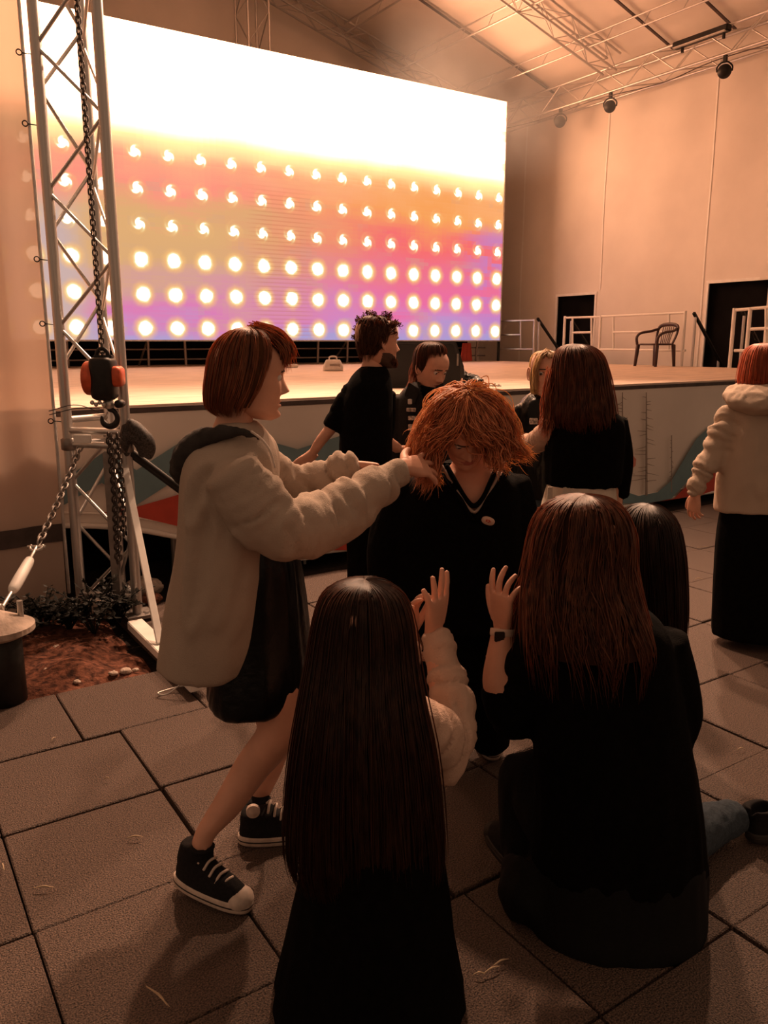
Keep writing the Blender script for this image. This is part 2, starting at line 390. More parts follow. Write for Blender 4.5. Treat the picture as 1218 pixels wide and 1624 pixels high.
box_truss('rafter_truss', 'sloping rafter truss under the roof meeting the wall truss in the haze', (11.95, 10.77, 6.42), (6.1, 10.77, 8.10), .30, .30, .42, M['alu'], .02, .009)
box_truss('rafter_truss', 'sloping rafter truss at the far gable behind the screen', (11.95, 14.5, 6.42), (6.1, 14.5, 8.10), .30, .30, .42, M['alu'], .02, .009)
box_truss('rafter_truss', 'nearest rafter truss cutting the top right corner of the picture', (11.95, 6.9, 6.42), (6.1, 6.9, 8.10), .30, .30, .42, M['alu'], .02, .009)
box_truss('tower_truss', 'upright truss standing behind the glowing screen at the top', (6.65, 14.3, 0), (6.65, 14.3, 7.8), .52, .40, .55, M['alu'], .024, .010)
for k, x in enumerate((11.2, 9.9, 8.6)):
    lab = ['roof purlin ladder of two thin tubes nearest the right wall', 'second roof purlin ladder from the right wall, fading into haze', 'third roof purlin ladder from the right wall, nearest the ridge'][k]
    t = thing('roof_purlin', lab, 'purlin', (x, 7, roofz(x)-.25), 'roof purlins')
    z = roofz(x)-.14
    for dz in (0, -.20): rod('tube', (x+dz*.2, 5.2, z+dz), (x+dz*.2, 14.4, z+dz), .017, M['alu'], t, 8)
    for y in np.arange(5.6, 14.4, .75): rod('rung', (x, y, z), (x-.04, y+.12, z-.20), .007, M['alu'], t, 6)

def par_can(loc, aim, label):
    loc = np.asarray(loc, float); a, b, d = frame(aim)
    t = thing('stage_spotlight', label, 'spotlight', loc, 'round stage lights under the wall truss')
    part('housing', gtube([loc-d*.13, loc-d*.09, loc, loc+d*.05], [.05, .085, .10, .105], 20, 12), M['black_metal'], t, True)
    v, f = gtube([loc+d*.045, loc+d*.055], .09, 20, 2); part('lens_plate', (v, f), M['alu_dark'], t)
    leds = [gell(loc+d*.058+a*r*math.cos(q)+b*r*math.sin(q), (a*.012, b*.012, d*.008), 8, 5) for r, nn in ((0, 1), (.032, 6), (.064, 12)) for q in np.arange(nn)*2*math.pi/nn]
    part('led_lenses', leds, M['paleplastic'], t, True)
    yk = [loc+a*.11, loc+a*.11+UZ*.07, loc+a*.05+UZ*.13, loc+UZ*.135, loc-a*.05+UZ*.13, loc-a*.11+UZ*.07, loc-a*.11]
    part('yoke', gtube(yk, .012, 8, 30), M['black_metal'], t, True)
    part('clamp', gbox(loc+UZ*.18, (.05, .05, .10)), M['black_metal'], t)
for y, lab in ((8.46, 'round spotlight hanging beside the bar fixture, at the far right'), (10.74, 'round spotlight under the truss above the small black doorway'), (11.96, 'faint round spotlight lost in haze nearest the screen')):
    par_can((11.93, y, 5.72), (-.75, -.55, -.25), lab)
t = thing('bar_fixture', 'long dark bar light fixed on top of the wall truss', 'light', (11.9, 8.9, 6.25))
part('housing', gbox((11.86, 8.88, 6.31), (.13, 1.0, .10)), M['black_metal'], t, bevel=.015)
part('lens_strip', gbox((11.80, 8.88, 6.265), (.05, .94, .015)), M['paleplastic'], t)
for y in (8.5, 9.25): part('bracket', gbox((11.9, y, 6.24), (.04, .03, .10)), M['black_metal'], t)
tag(part('cable', gtube([(11.93, 14, 5.95), (11.9, 12.5, 5.86), (11.9, 11, 5.90), (11.9, 9.6, 5.83), (11.92, 8.5, 5.92), (11.9, 6.5, 5.85)], .008, 6, 60), M['trim'], sm=True), 'dark cable slung along the underside of the wall truss', 'cable')

# ---------------------------------------------------------------- STAGE
stage = thing('stage_platform', 'broad wooden stage platform with a painted banner skirt', 'stage', (5.2, 5.1, 0))
part('deck', gbox(((11.35-.6)/2, (FRONT+14.0)/2, DECK-.03), (11.95, 14.0-FRONT, .06)), M['deck'], stage)
part('edge_trim', gbox((5.375, FRONT-.012, DECK-.030), (11.95, .03, .03)), M['trim'], stage)
part('light_block_sheet', gbox((5.375, 5.75, .57), (11.95, .02, 1.14)), M['night'], stage)  # added black sheet that blocks light beneath the deck
part('side_panel', gbox((11.34, 9.7, .57), (.02, 9.1, 1.14)), M['night'], stage)
for x in (.6, 1.75, 2.9): rod('leg', (x, 5.3, 0), (x, 5.3, 1.15), .024, M['alu_dark'], stage)
def hem(x):
    return float(np.interp(x, [-.6, 1.0, 1.5, 1.8, 2.64, 3.05, 6.2, 12], [.50, .50, .40, .28, .07, .045, .03, .03]))
def bany(x, w): return FRONT-.02-.012*math.sin(x*1.7)*w-.008*math.sin(x*4.1+w*2)*w
ban = part('banner_skirt', ggrid(lambda x, w: (x, bany(x, w), (DECK-.05)*(1-w)+hem(x)*w), np.arange(-.6, 11.3, .12), np.linspace(0, 1, 12)), M['banner'], stage, True)
part('hem_pipe', gtube([(x, bany(x, 1)-.012, hem(x)+.01) for x in np.arange(-.6, 11.3, .25)], .018, 8, 100), M['banner'], ban, True)
part('hem_seam', gtube([(x, bany(x, 1)-.012, hem(x)+.09) for x in np.arange(-.6, 11.3, .25)], .008, 6, 100), M['banner'], ban, True)
def bprint(name, pts, m, dy=.006, nsub=8):
    """flat print on the banner, outline given where it shows on the banner plane"""
    P = [onY(x, y, FRONT-.03) for x, y in pts]
    P = [np.array([p[0], FRONT-.045-dy, max(p[2], hem(p[0])+.005)]) for p in P]
    return part(name, gprism(P, (0, -.002, 0)), m, ban)
bprint('printed_shape', [(100,760),(165,715),(215,745),(285,700),(330,720),(390,690),(470,712),(540,690),(560,735),(470,752),(400,735),(330,790),(285,755),(215,800),(160,765),(100,800)], M['teal'])
bprint('printed_shape', [(160,812),(215,803),(260,790),(300,778),(360,770),(420,790),(480,815),(520,805),(560,800),(620,812),(640,850),(560,872),(480,872),(400,862),(300,838),(215,818)], M['red'], .007)
bprint('printed_shape', [(380,800),(430,808),(500,838),(560,830),(600,830),(600,845),(520,852),(430,835)], M['rose'], .010)
bprint('printed_shape', [(985,778),(1010,786),(1040,780),(1062,762),(1082,728),(1102,695),(1122,677),(1142,672),(1175,676),(1218,700),(1218,728),(1180,702),(1150,695),(1128,703),(1106,732),(1085,766),(1062,790),(1030,800),(985,798)], M['teal'])
bprint('printed_shape', [(1010,800),(1040,799),(1066,790),(1088,768),(1110,738),(1130,712),(1150,704),(1180,715),(1218,740),(1218,790),(1150,790),(1060,800)], M['red'], .007)
bprint('printed_spot', [(994,726),(1001,722),(1006,728),(1005,738),(998,744),(992,738)], M['rose'])
for cx, top, bot, rr in ((1022, 622, 785, random.Random(3)), (984, 622, 775, random.Random(5)), (1062, 690, 780, random.Random(8))):
    a = onY(cx, top, FRONT); b = onY(cx, bot, FRONT); k = mpp(a); thin = .35 if cx == 1062 else 1
    segs = [[(cx-2*thin, bot), (cx-.6, top), (cx+.6, top), (cx+2*thin, bot)]]
    y = top+8
    while y < bot-20:
        sgn = rr.choice((-1, 1)); ln = (5+(y-top)*.12*rr.uniform(.5, 1.3))*(.3 if thin < 1 else 1); dip = rr.uniform(-2, 5)
        segs.append([(cx, y-.6), (cx+sgn*ln, y+dip-.3), (cx+sgn*ln*1.05, y+dip+.3), (cx, y+.7)]); y += rr.uniform(3.5, 8)
    gs = []
    for s in segs:
        P = [np.array([p[0], FRONT-.052, p[2]]) for p in (onY(x, yy, FRONT-.03) for x, yy in s)]; gs.append(gprism(P, (0, -.002, 0)))
    part('printed_tree', gs, M['treeprint'], ban)

# railings on the right edge of the stage
RX = 11.33
def rp(x, y): return onX(x, y, RX)
def base_on_deck(p): return np.array([p[0], p[1], DECK])
def railing(label, posts, bars, uprights, m='white_paint', r=.024):
    t = thing('stage_railing', label, 'railing', base_on_deck(rp(posts[0][0], posts[0][1])))
    for x, y in posts: p = rp(x, y); rod('post', base_on_deck(p), p+UZ*.02, r, M[m], t)
    for x0, y0, x1, y1 in bars: rod('rail', rp(x0, y0), rp(x1, y1), r*.78, M[m], t, 8)
    for x, y0, y1 in uprights: rod('upright', rp(x, y0), rp(x, y1), r*.7, M[m], t, 8)
    return t
railing('white stage railing behind the plastic chair', [(896, 503), (953, 502), (1087, 495)], [(896, 504, 953, 502.5), (953, 502, 1087, 496), (896, 554, 953, 554), (953, 554, 1087, 556), (908, 527.5, 938, 527), (973, 527, 1061, 526)], [(908, 504, 554), (938, 503, 554), (973, 502, 554), (1061, 497, 556)])
railing('white stage railing at the right edge beside the red-haired person', [(1165, 491), (1190, 490)], [(1165, 492, 1300, 480), (1165, 556, 1300, 556), (1190, 522, 1300, 518)], [(1215, 487, 556)], r=.03)
railing('slim stage railing between the screen and the small doorway', [(848, 508), (790, 509)], [(790, 509, 848, 508), (795, 531, 826, 531), (790, 554, 848, 554)], [(826, 509, 554)], 'alu')
def handrail(y, label, m='black_metal'):
    t = thing('stair_handrail', label, 'handrail', (RX+.05, y, DECK))
    a = np.array([RX+.08, y, 2.02]); b = np.array([RX+.98, y-.02, 1.12])
    part('grip', gbox((a+b)/2, (np.linalg.norm(b-a)+.1, .05, .05), ((b-a)/np.linalg.norm(b-a), (0,1,0), np.cross((b-a)/np.linalg.norm(b-a), (0,1,0)))), M[m], t, bevel=.01)
    rod('post', (RX+.10, y, .5), a+(.02, 0, -.02), .022, M['alu'], t); rod('post', (RX+.80, y, 0), (RX+.80, y, 1.29), .022, M['alu'], t)
    rod('stringer', (RX+.06, y, 1.05), (RX+1.0, y, .12), .03, M['alu'], t)
handrail(11.80, 'sloping dark handrail on the screen side of the small doorway'); handrail(10.95, 'sloping dark handrail seen through the white railing')
handrail(8.27, 'sloping dark handrail just right of the plastic chair'); handrail(7.42, 'sloping dark handrail behind the rightmost white railing')
for y in (11.37, 7.85):
    t = thing('stage_stairs', 'small stair down from the stage to the %s' % ('small doorway' if y > 9 else 'large doorway'), 'stairs', (RX+.5, y, 0))
    for k in range(5): part('tread', gbox((RX+.16+.19*k, y, 1.0-.2*k), (.22, .78, .04)), M['alu_dark'], t)

# ---------------------------------------------------------------- LED SCREEN
SX0, SX1, SZ0, SZ1 = 1.99, 11.2, 1.63, 6.13
scr = thing('led_screen', 'huge glowing video wall showing rows of white bulbs on orange and pink', 'screen', (6.6, SY, DECK))
part('cabinet', gbox(((SX0+SX1)/2, SY+.09, (SZ0+SZ1)/2), (SX1-SX0+.02, .16, SZ1-SZ0+.02)), M['screen_case'], scr)
disp = part('display', gbox((0, 0, 0), (SX1-SX0, .012, SZ1-SZ0)), None, scr)
disp.location = ((SX0+SX1)/2, SY, (SZ0+SZ1)/2)
m = bpy.data.materials.new('led_picture'); nt, b = nodes(m); N = nt.nodes; L = nt.links
N.remove(b)
def math_(op, a, b=None, c=None):
    n = N.new('ShaderNodeMath'); n.operation = op
    for i, q in enumerate((a, b, c)):
        if q is None: continue
        if isinstance(q, (int, float)): n.inputs[i].default_value = q
        else: L.new(q, n.inputs[i])
    return n.outputs[0]
def mix_(f, a, b_):
    n = N.new('ShaderNodeMix'); n.data_type = 'RGBA'
    for key, q in (('Factor', f), ('A', a), ('B', b_)):
        if isinstance(q, (int, float)): n.inputs[key].default_value = q
        elif isinstance(q, tuple): n.inputs[key].default_value = q+(1,) if len(q) == 3 else q
        else: L.new(q, n.inputs[key])
    return n.outputs['Result']
def rng_(v, a, b_, c=0., d=1., sm=True):
    n = N.new('ShaderNodeMapRange'); n.interpolation_type = 'SMOOTHSTEP' if sm else 'LINEAR'
    L.new(v, n.inputs[0]); n.inputs[1].default_value = a; n.inputs[2].default_value = b_; n.inputs[3].default_value = c; n.inputs[4].default_value = d
    return n.outputs[0]
def noise_(scale, vec, detail=2., dim='3D'):
    n = N.new('ShaderNodeTexNoise'); n.inputs['Scale'].default_value = scale; n.inputs['Detail'].default_value = detail; L.new(vec, n.inputs['Vector']); return n.outputs['Fac']
def lin(r, g, b_): return tuple(((c/255)/12.92 if c/255 <= .04045 else ((c/255+.055)/1.055)**2.4) for c in (r, g, b_))
tc = N.new('ShaderNodeTexCoord'); sp = N.new('ShaderNodeSeparateXYZ'); L.new(tc.outputs['Object'], sp.inputs[0])
cx_, cz_ = (SX0+SX1)/2, (SZ0+SZ1)/2
x = math_('ADD', sp.outputs[0], cx_-SX0); z = math_('ADD', sp.outputs[2], cz_-SZ0)
# the picture is coarse: blocks of 6 cm
PB = .065
cmb = N.new('ShaderNodeCombineXYZ'); L.new(math_('MULTIPLY', math_('FLOOR', math_('DIVIDE', x, PB*1.6)), PB*1.6), cmb.inputs[0]); L.new(math_('MULTIPLY', math_('FLOOR', math_('DIVIDE', z, PB)), PB), cmb.inputs[2])
stv = N.new('ShaderNodeVectorMath'); stv.operation = 'MULTIPLY'; L.new(cmb.outputs[0], stv.inputs[0]); stv.inputs[1].default_value = (.45, 1, 1.5)
n1 = noise_(1.1, stv.outputs[0], 3); n2 = noise_(2.6, stv.outputs[0], 3)
zz = math_('ADD', z, math_('MULTIPLY', math_('SUBTRACT', n1, .5), 1.5))
def ramp(stops):
    n = N.new('ShaderNodeValToRGB'); el = n.color_ramp.elements
    for i, (p, c) in enumerate(stops):
        e = el[i] if i < 2 else el.new(p)
        e.position = p; e.color = lin(*c)+(1,)
    return n
zf = rng_(zz, 0, 3.2, sm=False)
rl = ramp([(0, (178,160,206)), (.13, (222,128,180)), (.24, (216,160,150)), (.38, (222,172,120)), (.58, (226,174,118)), (.72, (255,150,128)), (.86, (255,178,134)), (1, (255,226,140))])
rr_ = ramp([(0, (170,155,208)), (.12, (206,140,196)), (.24, (236,112,164)), (.40, (240,116,140)), (.56, (248,112,112)), (.72, (250,164,92)), (.86, (255,178,120)), (1, (255,222,140))])
L.new(zf, rl.inputs[0]); L.new(zf, rr_.inputs[0])
xf = rng_(math_('ADD', x, math_('MULTIPLY', math_('SUBTRACT', n2, .5), 2.0)), 2.6, 7.2)
base = mix_(xf, rl.outputs[0], rr_.outputs[0])
grey = mix_(rng_(math_('ADD', x, math_('MULTIPLY', math_('SUBTRACT', n1, .5), .8)), 1.35, .8), base, lin(206,176,170)); base = mix_(rng_(z, 2.3, 1.5), base, grey)
base = mix_(math_('MULTIPLY', rng_(n2, .56, .70), .35), base, lin(205,165,140))
violet = math_('MULTIPLY', math_('MULTIPLY', rng_(x, 7.9, 9.0), rng_(z, 2.3, 1.9)), rng_(n2, .42, .55)); base = mix_(math_('MULTIPLY', violet, .8), base, lin(196,132,196))
# bulbs
PC, PR_ = .5106, .512
bx = math_('MULTIPLY', math_('SUBTRACT', math_('FRACT', math_('ADD', math_('DIVIDE', math_('SUBTRACT', x, 11.08-SX0), PC), 20.5)), .5), PC)
rowf = math_('ADD', math_('DIVIDE', math_('SUBTRACT', z, 1.808-SZ0), PR_), .5)
bz = math_('MULTIPLY', math_('SUBTRACT', math_('FRACT', math_('ADD', rowf, 4.0)), .5), PR_)
row = math_('FLOOR', rowf)
nb = noise_(9.0, tc.outputs['Object'], 2)
dist = math_('SQRT', math_('ADD', math_('MULTIPLY', bx, bx), math_('MULTIPLY', bz, bz)))
dd = math_('ADD', dist, math_('MULTIPLY', math_('SUBTRACT', nb, .5), .05))
upper = math_('GREATER_THAN', row, 2.5)
rad = math_('SUBTRACT', .098, math_('MULTIPLY', upper, .030))
ang = N.new('ShaderNodeMath'); ang.operation = 'ARCTAN2'; L.new(bz, ang.inputs[0]); L.new(bx, ang.inputs[1])
swirl = math_('MULTIPLY', upper, math_('MULTIPLY', math_('SINE', math_('ADD', math_('MULTIPLY', ang.outputs[0], 3.0), math_('MULTIPLY', dist, 70.0))), .018))
de = math_('SUBTRACT', math_('ADD', dd, swirl), rad)
core = rng_(de, .018, -.012); halo = rng_(de, .125, 0.0); halo = math_('MULTIPLY', halo, math_('SUBTRACT', .9, math_('MULTIPLY', upper, .55)))
base = mix_(halo, base, lin(255,196,122)); inner = rng_(de, .05, .0); base = mix_(math_('MULTIPLY', inner, math_('SUBTRACT', 1., math_('MULTIPLY', upper, .4))), base, lin(255,238,176))
bulbcol = (3.4, 2.6, 1.9)
base = mix_(core, base, bulbcol)
# fine scan lines of the panel camera beat
sl = math_('MULTIPLY', math_('MULTIPLY', rng_(math_('ABSOLUTE', math_('SUBTRACT', x, 4.35)), .75, .3), rng_(z, 2.6, 2.2)), math_('GREATER_THAN', math_('SINE', math_('MULTIPLY', z, 95.0)), .55))
base = mix_(math_('MULTIPLY', sl, .30), base, lin(190,110,80))
# white blow-out above
zt = math_('ADD', z, math_('MULTIPLY', math_('SUBTRACT', n1, .5), .34))
yel = rng_(zt, 2.60, 3.02); base = mix_(math_('MULTIPLY', yel, .8), base, (1.5, 1.12, .48))
edge = math_('MULTIPLY', math_('MULTIPLY', rng_(math_('SUBTRACT', SX1-SX0, x), .30, .0), rng_(n2, .45, .6)), .85)
wh = math_('MULTIPLY', rng_(zt, 2.92, 3.46), math_('SUBTRACT', 1., edge))
col = mix_(wh, base, SCREEN_WHITE)
em = N.new('ShaderNodeEmission'); L.new(col, em.inputs['Color']); L.new(em.outputs[0], N['Material Output'].inputs['Surface'])
disp.data.materials.clear(); disp.data.materials.append(m)
for nm, c, s in (('bezel', ((SX0+SX1)/2, SY-.004, SZ0-.012), (SX1-SX0+.04, .03, .02)), ('bezel', (SX1+.012, SY+.02, cz_), (.02, .08, SZ1-SZ0+.04))):
    part(nm, gbox(c, s), M['alu'], scr)
for k, xx in enumerate(np.arange(2.2, 11.3, .62)):
    rod('leg', (xx, SY+.35, DECK), (xx+random.uniform(-.03, .03), SY+.30, SZ0+.3), .022, M['alu_dark'], scr, 8)
    if k % 2: rod('strut', (xx, SY+.9, DECK), (xx, SY+.2, SZ0+.1), .016, M['alu_dark'], scr, 6)
for zz_ in (1.32, 1.48): rod('cross_bar', (2.1, SY+.38, zz_), (11.15, SY+.38, zz_), .013, M['alu_dark'], scr, 6)
part('shade_sheet', gbox((6.4, SY+1.15, DECK+.35), (9.8, .02, .7)), M['night'], scr)  # dark sheet painting in the shade beneath the screen
for k, xx in enumerate((10.15, 10.55)):
    tag(recenter(part('folded_cloth', ggrid(lambda u, w: (xx+u*(.12+.05*w), SY+.25+.03*math.sin(u*9), DECK+.36*(1-w)+.005), np.linspace(-1, 1, 12), np.linspace(0, 1, 5)), M['red'] if k else M['teal'], sm=True)), ['dull blue cloth hanging under the screen near its right end', 'dull red cloth hanging under the screen near its right end'][k], 'cloth')
rod_up = thing('side_mast', 'slim dark mast beside the right edge of the screen', 'mast', (11.30, SY+.12, DECK))
rod('pole', (11.29, SY+.12, DECK), (11.29, SY+.12, 6.05), .028, M['black_metal'], rod_up); rod('pole', (11.42, SY+.25, DECK), (11.42, SY+.25, 5.2), .018, M['alu_dark'], rod_up)
for zz_ in np.arange(1.6, 5.2, .45): rod('rung', (11.29, SY+.12, zz_), (11.42, SY+.25, zz_), .010, M['alu_dark'], rod_up, 6)

# ---------------------------------------------------------------- THINGS ON STAGE
# plastic armchair
def plastic_chair(loc, face):
    loc = np.asarray(loc, float); f = np.array([math.cos(face), math.sin(face), 0]); s = np.array([-f[1], f[0], 0]); P = lambda a, b_, c: loc+f*a+s*b_+UZ*c
    t = thing('plastic_chair', 'dark brown plastic garden armchair with slatted back on the stage', 'chair', loc); m = M['chairplastic']
    part('seat', gloft([(P(.02, 0, .335), f*.20, s*.20), (P(.02, 0, .35), f*.215, s*.215), (P(.02, 0, .365), f*.20, s*.20)], 24, 7, 4), m, t, True)
    for a, b_ in ((.19, .21), (.19, -.21), (-.17, .20), (-.17, -.20)):
        part('leg', gtube([P(a*1.12, b_*1.1, 0), P(a, b_, .34)], [.024, .034], 8, 4), m, t, True)
    for k in range(6):
        b_ = -.11+.044*k; part('back_slat', gtube([P(-.17, b_*.8, .36), P(-.215, b_, .52), P(-.235, b_, .62)], .010, 6, 8, flat=(f, .5)), m, t, True)
    part('back_rim', gtube([P(-.16, .18, .35), P(-.21, .215, .52), P(-.24, .185, .635), P(-.25, 0, .665), P(-.24, -.185, .635), P(-.21, -.215, .52), P(-.16, -.18, .35)], [.022, .024, .030, .034, .030, .024, .022], 8, 40, flat=(f, .6)), m, t, True)
    for q in (1, -1):
        part('armrest', gtube([P(-.225, q*.19, .60), P(-.10, q*.25, .56), P(.10, q*.255, .53), P(.20, q*.24, .46), P(.20, q*.22, .34)], .022, 8, 26), m, t, True)
plastic_chair((10.96, 8.62, DECK), math.radians(172))
# pale case
c = np.array([5.56, 9.70, DECK]); t = thing('carry_case', 'small pale box-shaped case with a handle standing on the stage', 'case', c)
ax = (RV, HV, UZ)
part('body', gloft([(c+UZ*.005, RV*.135, HV*.10), (c+UZ*.06, RV*.135, HV*.10), (c+UZ*.14, RV*.10, HV*.07), (c+UZ*.15, RV*.09, HV*.06)], 28, 10, 6), M['paleplastic'], t, True)
part('front_panel', gbox(c-HV*.095+UZ*.06+RV*.03, (.14, .006, .07), ax), M['alu_dark'], t)
part('handle', gtube([c-RV*.055+UZ*.14, c-RV*.04+UZ*.19, c+RV*.04+UZ*.19, c+RV*.055+UZ*.14], .010, 8, 20), M['paleplastic'], t, True)
# wedge monitor
c = onz(671, 617, DECK)+HV*.32; t = thing('stage_monitor', 'big black wedge loudspeaker on the stage behind the denim jacket', 'loudspeaker', c)
prof = [(-.36, 0), (.36, 0), (.36, .17), (.285, .395), (-.24, .395), (-.34, .30)]
front = [c-HV*.17+RV*a+UZ*b_ for a, b_ in prof]
part('cabinet', gprism(front, HV*.42), M['speaker'], t, bevel=.012)
part('grille', gprism([c-HV*.176+RV*a*.9+UZ*(b_*.86+.025) for a, b_ in prof], HV*.006), M['grille'], t)
part('handle_slot', gbox(c+RV*.30+UZ*.24-HV*.18, (.015, .01, .10), ax), M['alu_dark'], t)
# black bag heap
c = onz(738, 614, DECK)+HV*.05; bag = remesh([gell(c+RV*a+HV*b_+UZ*h, (RV*w, HV*.10, UZ*hh), 14, 10) for a, b_, h, w, hh in ((-.06, 0, .06, .11, .09), (.02, .02, .05, .12, .07), (.09, 0, .035, .08, .05), (-.09, .05, .11, .06, .06))], .008, 2, 'bag')
tag(recenter(add('crumpled_jacket', fold(bag, .012, 22, 1.0, 3), M['black_shiny'])), 'crumpled black jacket lying on the stage edge beside the wedge speaker', 'jacket')
c = onz(775, 613, DECK); t = thing('socket_strip', 'row of small pale plugs lying at the stage edge', 'plugs', c)
part('cord', gtube([c+RV*a+HV*.01*math.sin(a*40)+UZ*.006 for a in np.linspace(-.10, .11, 10)], .004, 6, 40), M['black_metal'], t, True)
for k, a in enumerate((-.095, -.06, -.03, .0, .035, .05, .085)): part('plug', gtube([c+RV*a+UZ*.004, c+RV*(a+.006)+UZ*(.022+.008*(k % 2))], [.010, .007], 8, 4), M['paleplastic'], t, True)
tag(recenter(part('white_tube', gtube([onz(455, 583.5, DECK)+UZ*.03, onz(472, 583.5, DECK)+UZ*.03], .028, 10, 3), M['paleplastic'], sm=True)), 'short white tube lying on the stage right of the ginger bob', 'tube')
# ---------------------------------------------------------------- LEFT: tarp, tower, hoist, anchor
TL = J(90, 475, 4.62); TR = J(185, 475, 4.52); TM = J(160, 475, 4.86)
for q in (TL, TR, TM): q[2] = 0
tm = bpy.data.materials.new('translucent_tarp'); nt, b = nodes(tm)
b.inputs['Base Color'].default_value = (.62,.46,.38,1); b.inputs['Roughness'].default_value = .6
tcn = nt.nodes.new('ShaderNodeTexCoord'); nz = nt.nodes.new('ShaderNodeTexNoise'); nz.inputs['Scale'].default_value = 3; nt.links.new(tcn.outputs['Object'], nz.inputs['Vector'])
mxn = nt.nodes.new('ShaderNodeMix'); mxn.data_type = 'RGBA'; mxn.inputs['A'].default_value = (.66,.50,.41,1); mxn.inputs['B'].default_value = (.78,.62,.52,1)
nt.links.new(nz.outputs['Fac'], mxn.inputs['Factor']); nt.links.new(mxn.outputs['Result'], b.inputs['Base Color'])
tl = nt.nodes.new('ShaderNodeBsdfTranslucent'); nt.links.new(mxn.outputs['Result'], tl.inputs['Color'])
tp = nt.nodes.new('ShaderNodeBsdfTransparent'); tp.inputs['Color'].default_value = (1, .8, .66, 1)
m1 = nt.nodes.new('ShaderNodeMixShader'); m1.inputs[0].default_value = .27; m2 = nt.nodes.new('ShaderNodeMixShader'); m2.inputs[0].default_value = .07
nt.links.new(b.outputs[0], m1.inputs[1]); nt.links.new(tl.outputs[0], m1.inputs[2]); nt.links.new(m1.outputs[0], m2.inputs[1]); nt.links.new(tp.outputs[0], m2.inputs[2])
nt.links.new(m2.outputs[0], nt.nodes['Material Output'].inputs['Surface'])
TX = TL[0]-.05; TY = 4.98
def tarpf(x, z):
    e = (TX-x)
    return (x, TY+.03*math.sin(x*9+.4*z)*min(1, e*3)+.02*math.sin(x*23+1.1*math.sin(z*.8))*min(1, e*3)-.05*max(0, 1-z)*math.sin(x*5), z)
tarp = part('tarpaulin', ggrid(tarpf, np.linspace(-1.6, TX, 70), np.linspace(.02, 6.4, 60)), tm, sm=True)
tag(recenter(tarp), 'pinkish translucent tarpaulin hanging left of the truss tower', 'tarpaulin')
o = part('tarp_band', ggrid(lambda x, z: np.array(tarpf(x, z))-np.array([0, .012, 0]), np.linspace(-1.6, TX, 60), [.42, .47, .53]), M['trim'], tarp, True)
for z in (1.15, 1.7, 2.05, 2.75, 3.1, 3.45):
    p = np.array([TX-.02, TY-.03, z])
    part('eyelet_tie', [gtube([p+RV*.01*k*0+np.array([.014*math.cos(q), -.002, .014*math.sin(q)]) for q in np.linspace(0, 6.0, 10)], .0035, 6, 20), gtube([p+(.014, 0, 0), p+(.06, -.02, -.005)], .003, 6, 3)], M['black_metal'], tarp, True)
tag(recenter(part('keder_rail', gtube([(TX+.005, TY-.012, .1), (TX+.005, TY-.012, 6.2)], .010, 8, 3), M['alu'])), 'thin vertical rail holding the tarpaulin edge beside the tower', 'rail')

tower = thing('truss_tower', 'tall three-chord aluminium truss tower at the left corner of the stage', 'truss', (TL+TR+TM)/3)
H0 = 1.16
for q in (TL, TR, TM): rod('chord', q+UZ*.02, q+UZ*6.6, .030, M['alu'], tower, 16)
hp = .36
def zig(A, B, z0, z1, ph, r=.0105):
    z, k = z0, ph
    while z < z1:
        s, e = (A, B) if k % 2 == 0 else (B, A)
        rod('brace', s+UZ*z, e+UZ*(z+hp), r, M['alu'], tower, 8); z += hp; k += 1
zig(TL, TR, 1.32, 6.2, 1); zig(TL, TM, 1.47, 6.2, 0); zig(TR, TM, 1.40, 6.2, 0, .009)
zig(TL, TR, .08, .9, 0); zig(TL, TM, .20, .9, 1); zig(TM, TR, .15, .9, 0)
for z, A, B in ((1.02, TL, TR), (1.10, TL, TR), (1.02, TL, TM), (1.06, TR, TM), (.12, TL, TR), (.05, TL, TM), (.12, TR, TM), (1.16, TL, TM)):
    rod('ring_bar', A+UZ*z, B+UZ*z, .020, M['alu'], tower, 10)
part('sleeve_plate', gbox((TL+TR)/2+UZ*1.06-HV*.03+RV*(-.07), (.10, .02, .05), (RV, HV, UZ)), M['white_paint'], tower, bevel=.004)
for q in (TL, TR, TM):
    part('collar', gtube([q+UZ*.99, q+UZ*1.05], .042, 14, 2), M['alu_dark'], tower, True); part('foot_plate', gbox(q+UZ*.02, (.16, .16, .02)), M['alu_dark'], tower)
pst = (TR*.72+TL*.28)-HV*.05
tag(recenter(part('steel_post', gbox(pst+UZ*.5, (.045, .045, .98), (RV, HV, UZ)), M['alu_dark'], bevel=.004)), 'dark upright steel post inside the tower base', 'post')
# stabiliser legs
def flatbar(p0, p1, w, th):
    p0 = np.asarray(p0, float); p1 = np.asarray(p1, float); d = (p1-p0)/np.linalg.norm(p1-p0); s = np.cross(d, UZ); s /= np.linalg.norm(s); n_ = np.cross(s, d)
    return gbox((p0+p1)/2, (np.linalg.norm(p1-p0), w, th), (d, s, n_))
g0 = onz(215, 1003)+UZ*.05; g1 = onz(316, 1104)+UZ*.05
bar = thing('outrigger_bar', 'pale flat steel outrigger lying on the paving beside the soil bed', 'steel bar', g1*(1, 1, 0))
part('bar', flatbar(g0+UZ*0, g1, .085, .05), M['white_paint'], bar, bevel=.004)
for k, a in enumerate((.05, .17)):
    p = g1+(g0-g1)/np.linalg.norm(g0-g1)*a
    rod('bolt', p+UZ*.02, p+UZ*.085, .011, M['galv'], bar); part('nut', gtube([p+UZ*.025, p+UZ*.043], .02, 6, 2), M['galv'], bar)
    rod('spindle', p*(1, 1, 0), p, .012, M['galv'], bar)
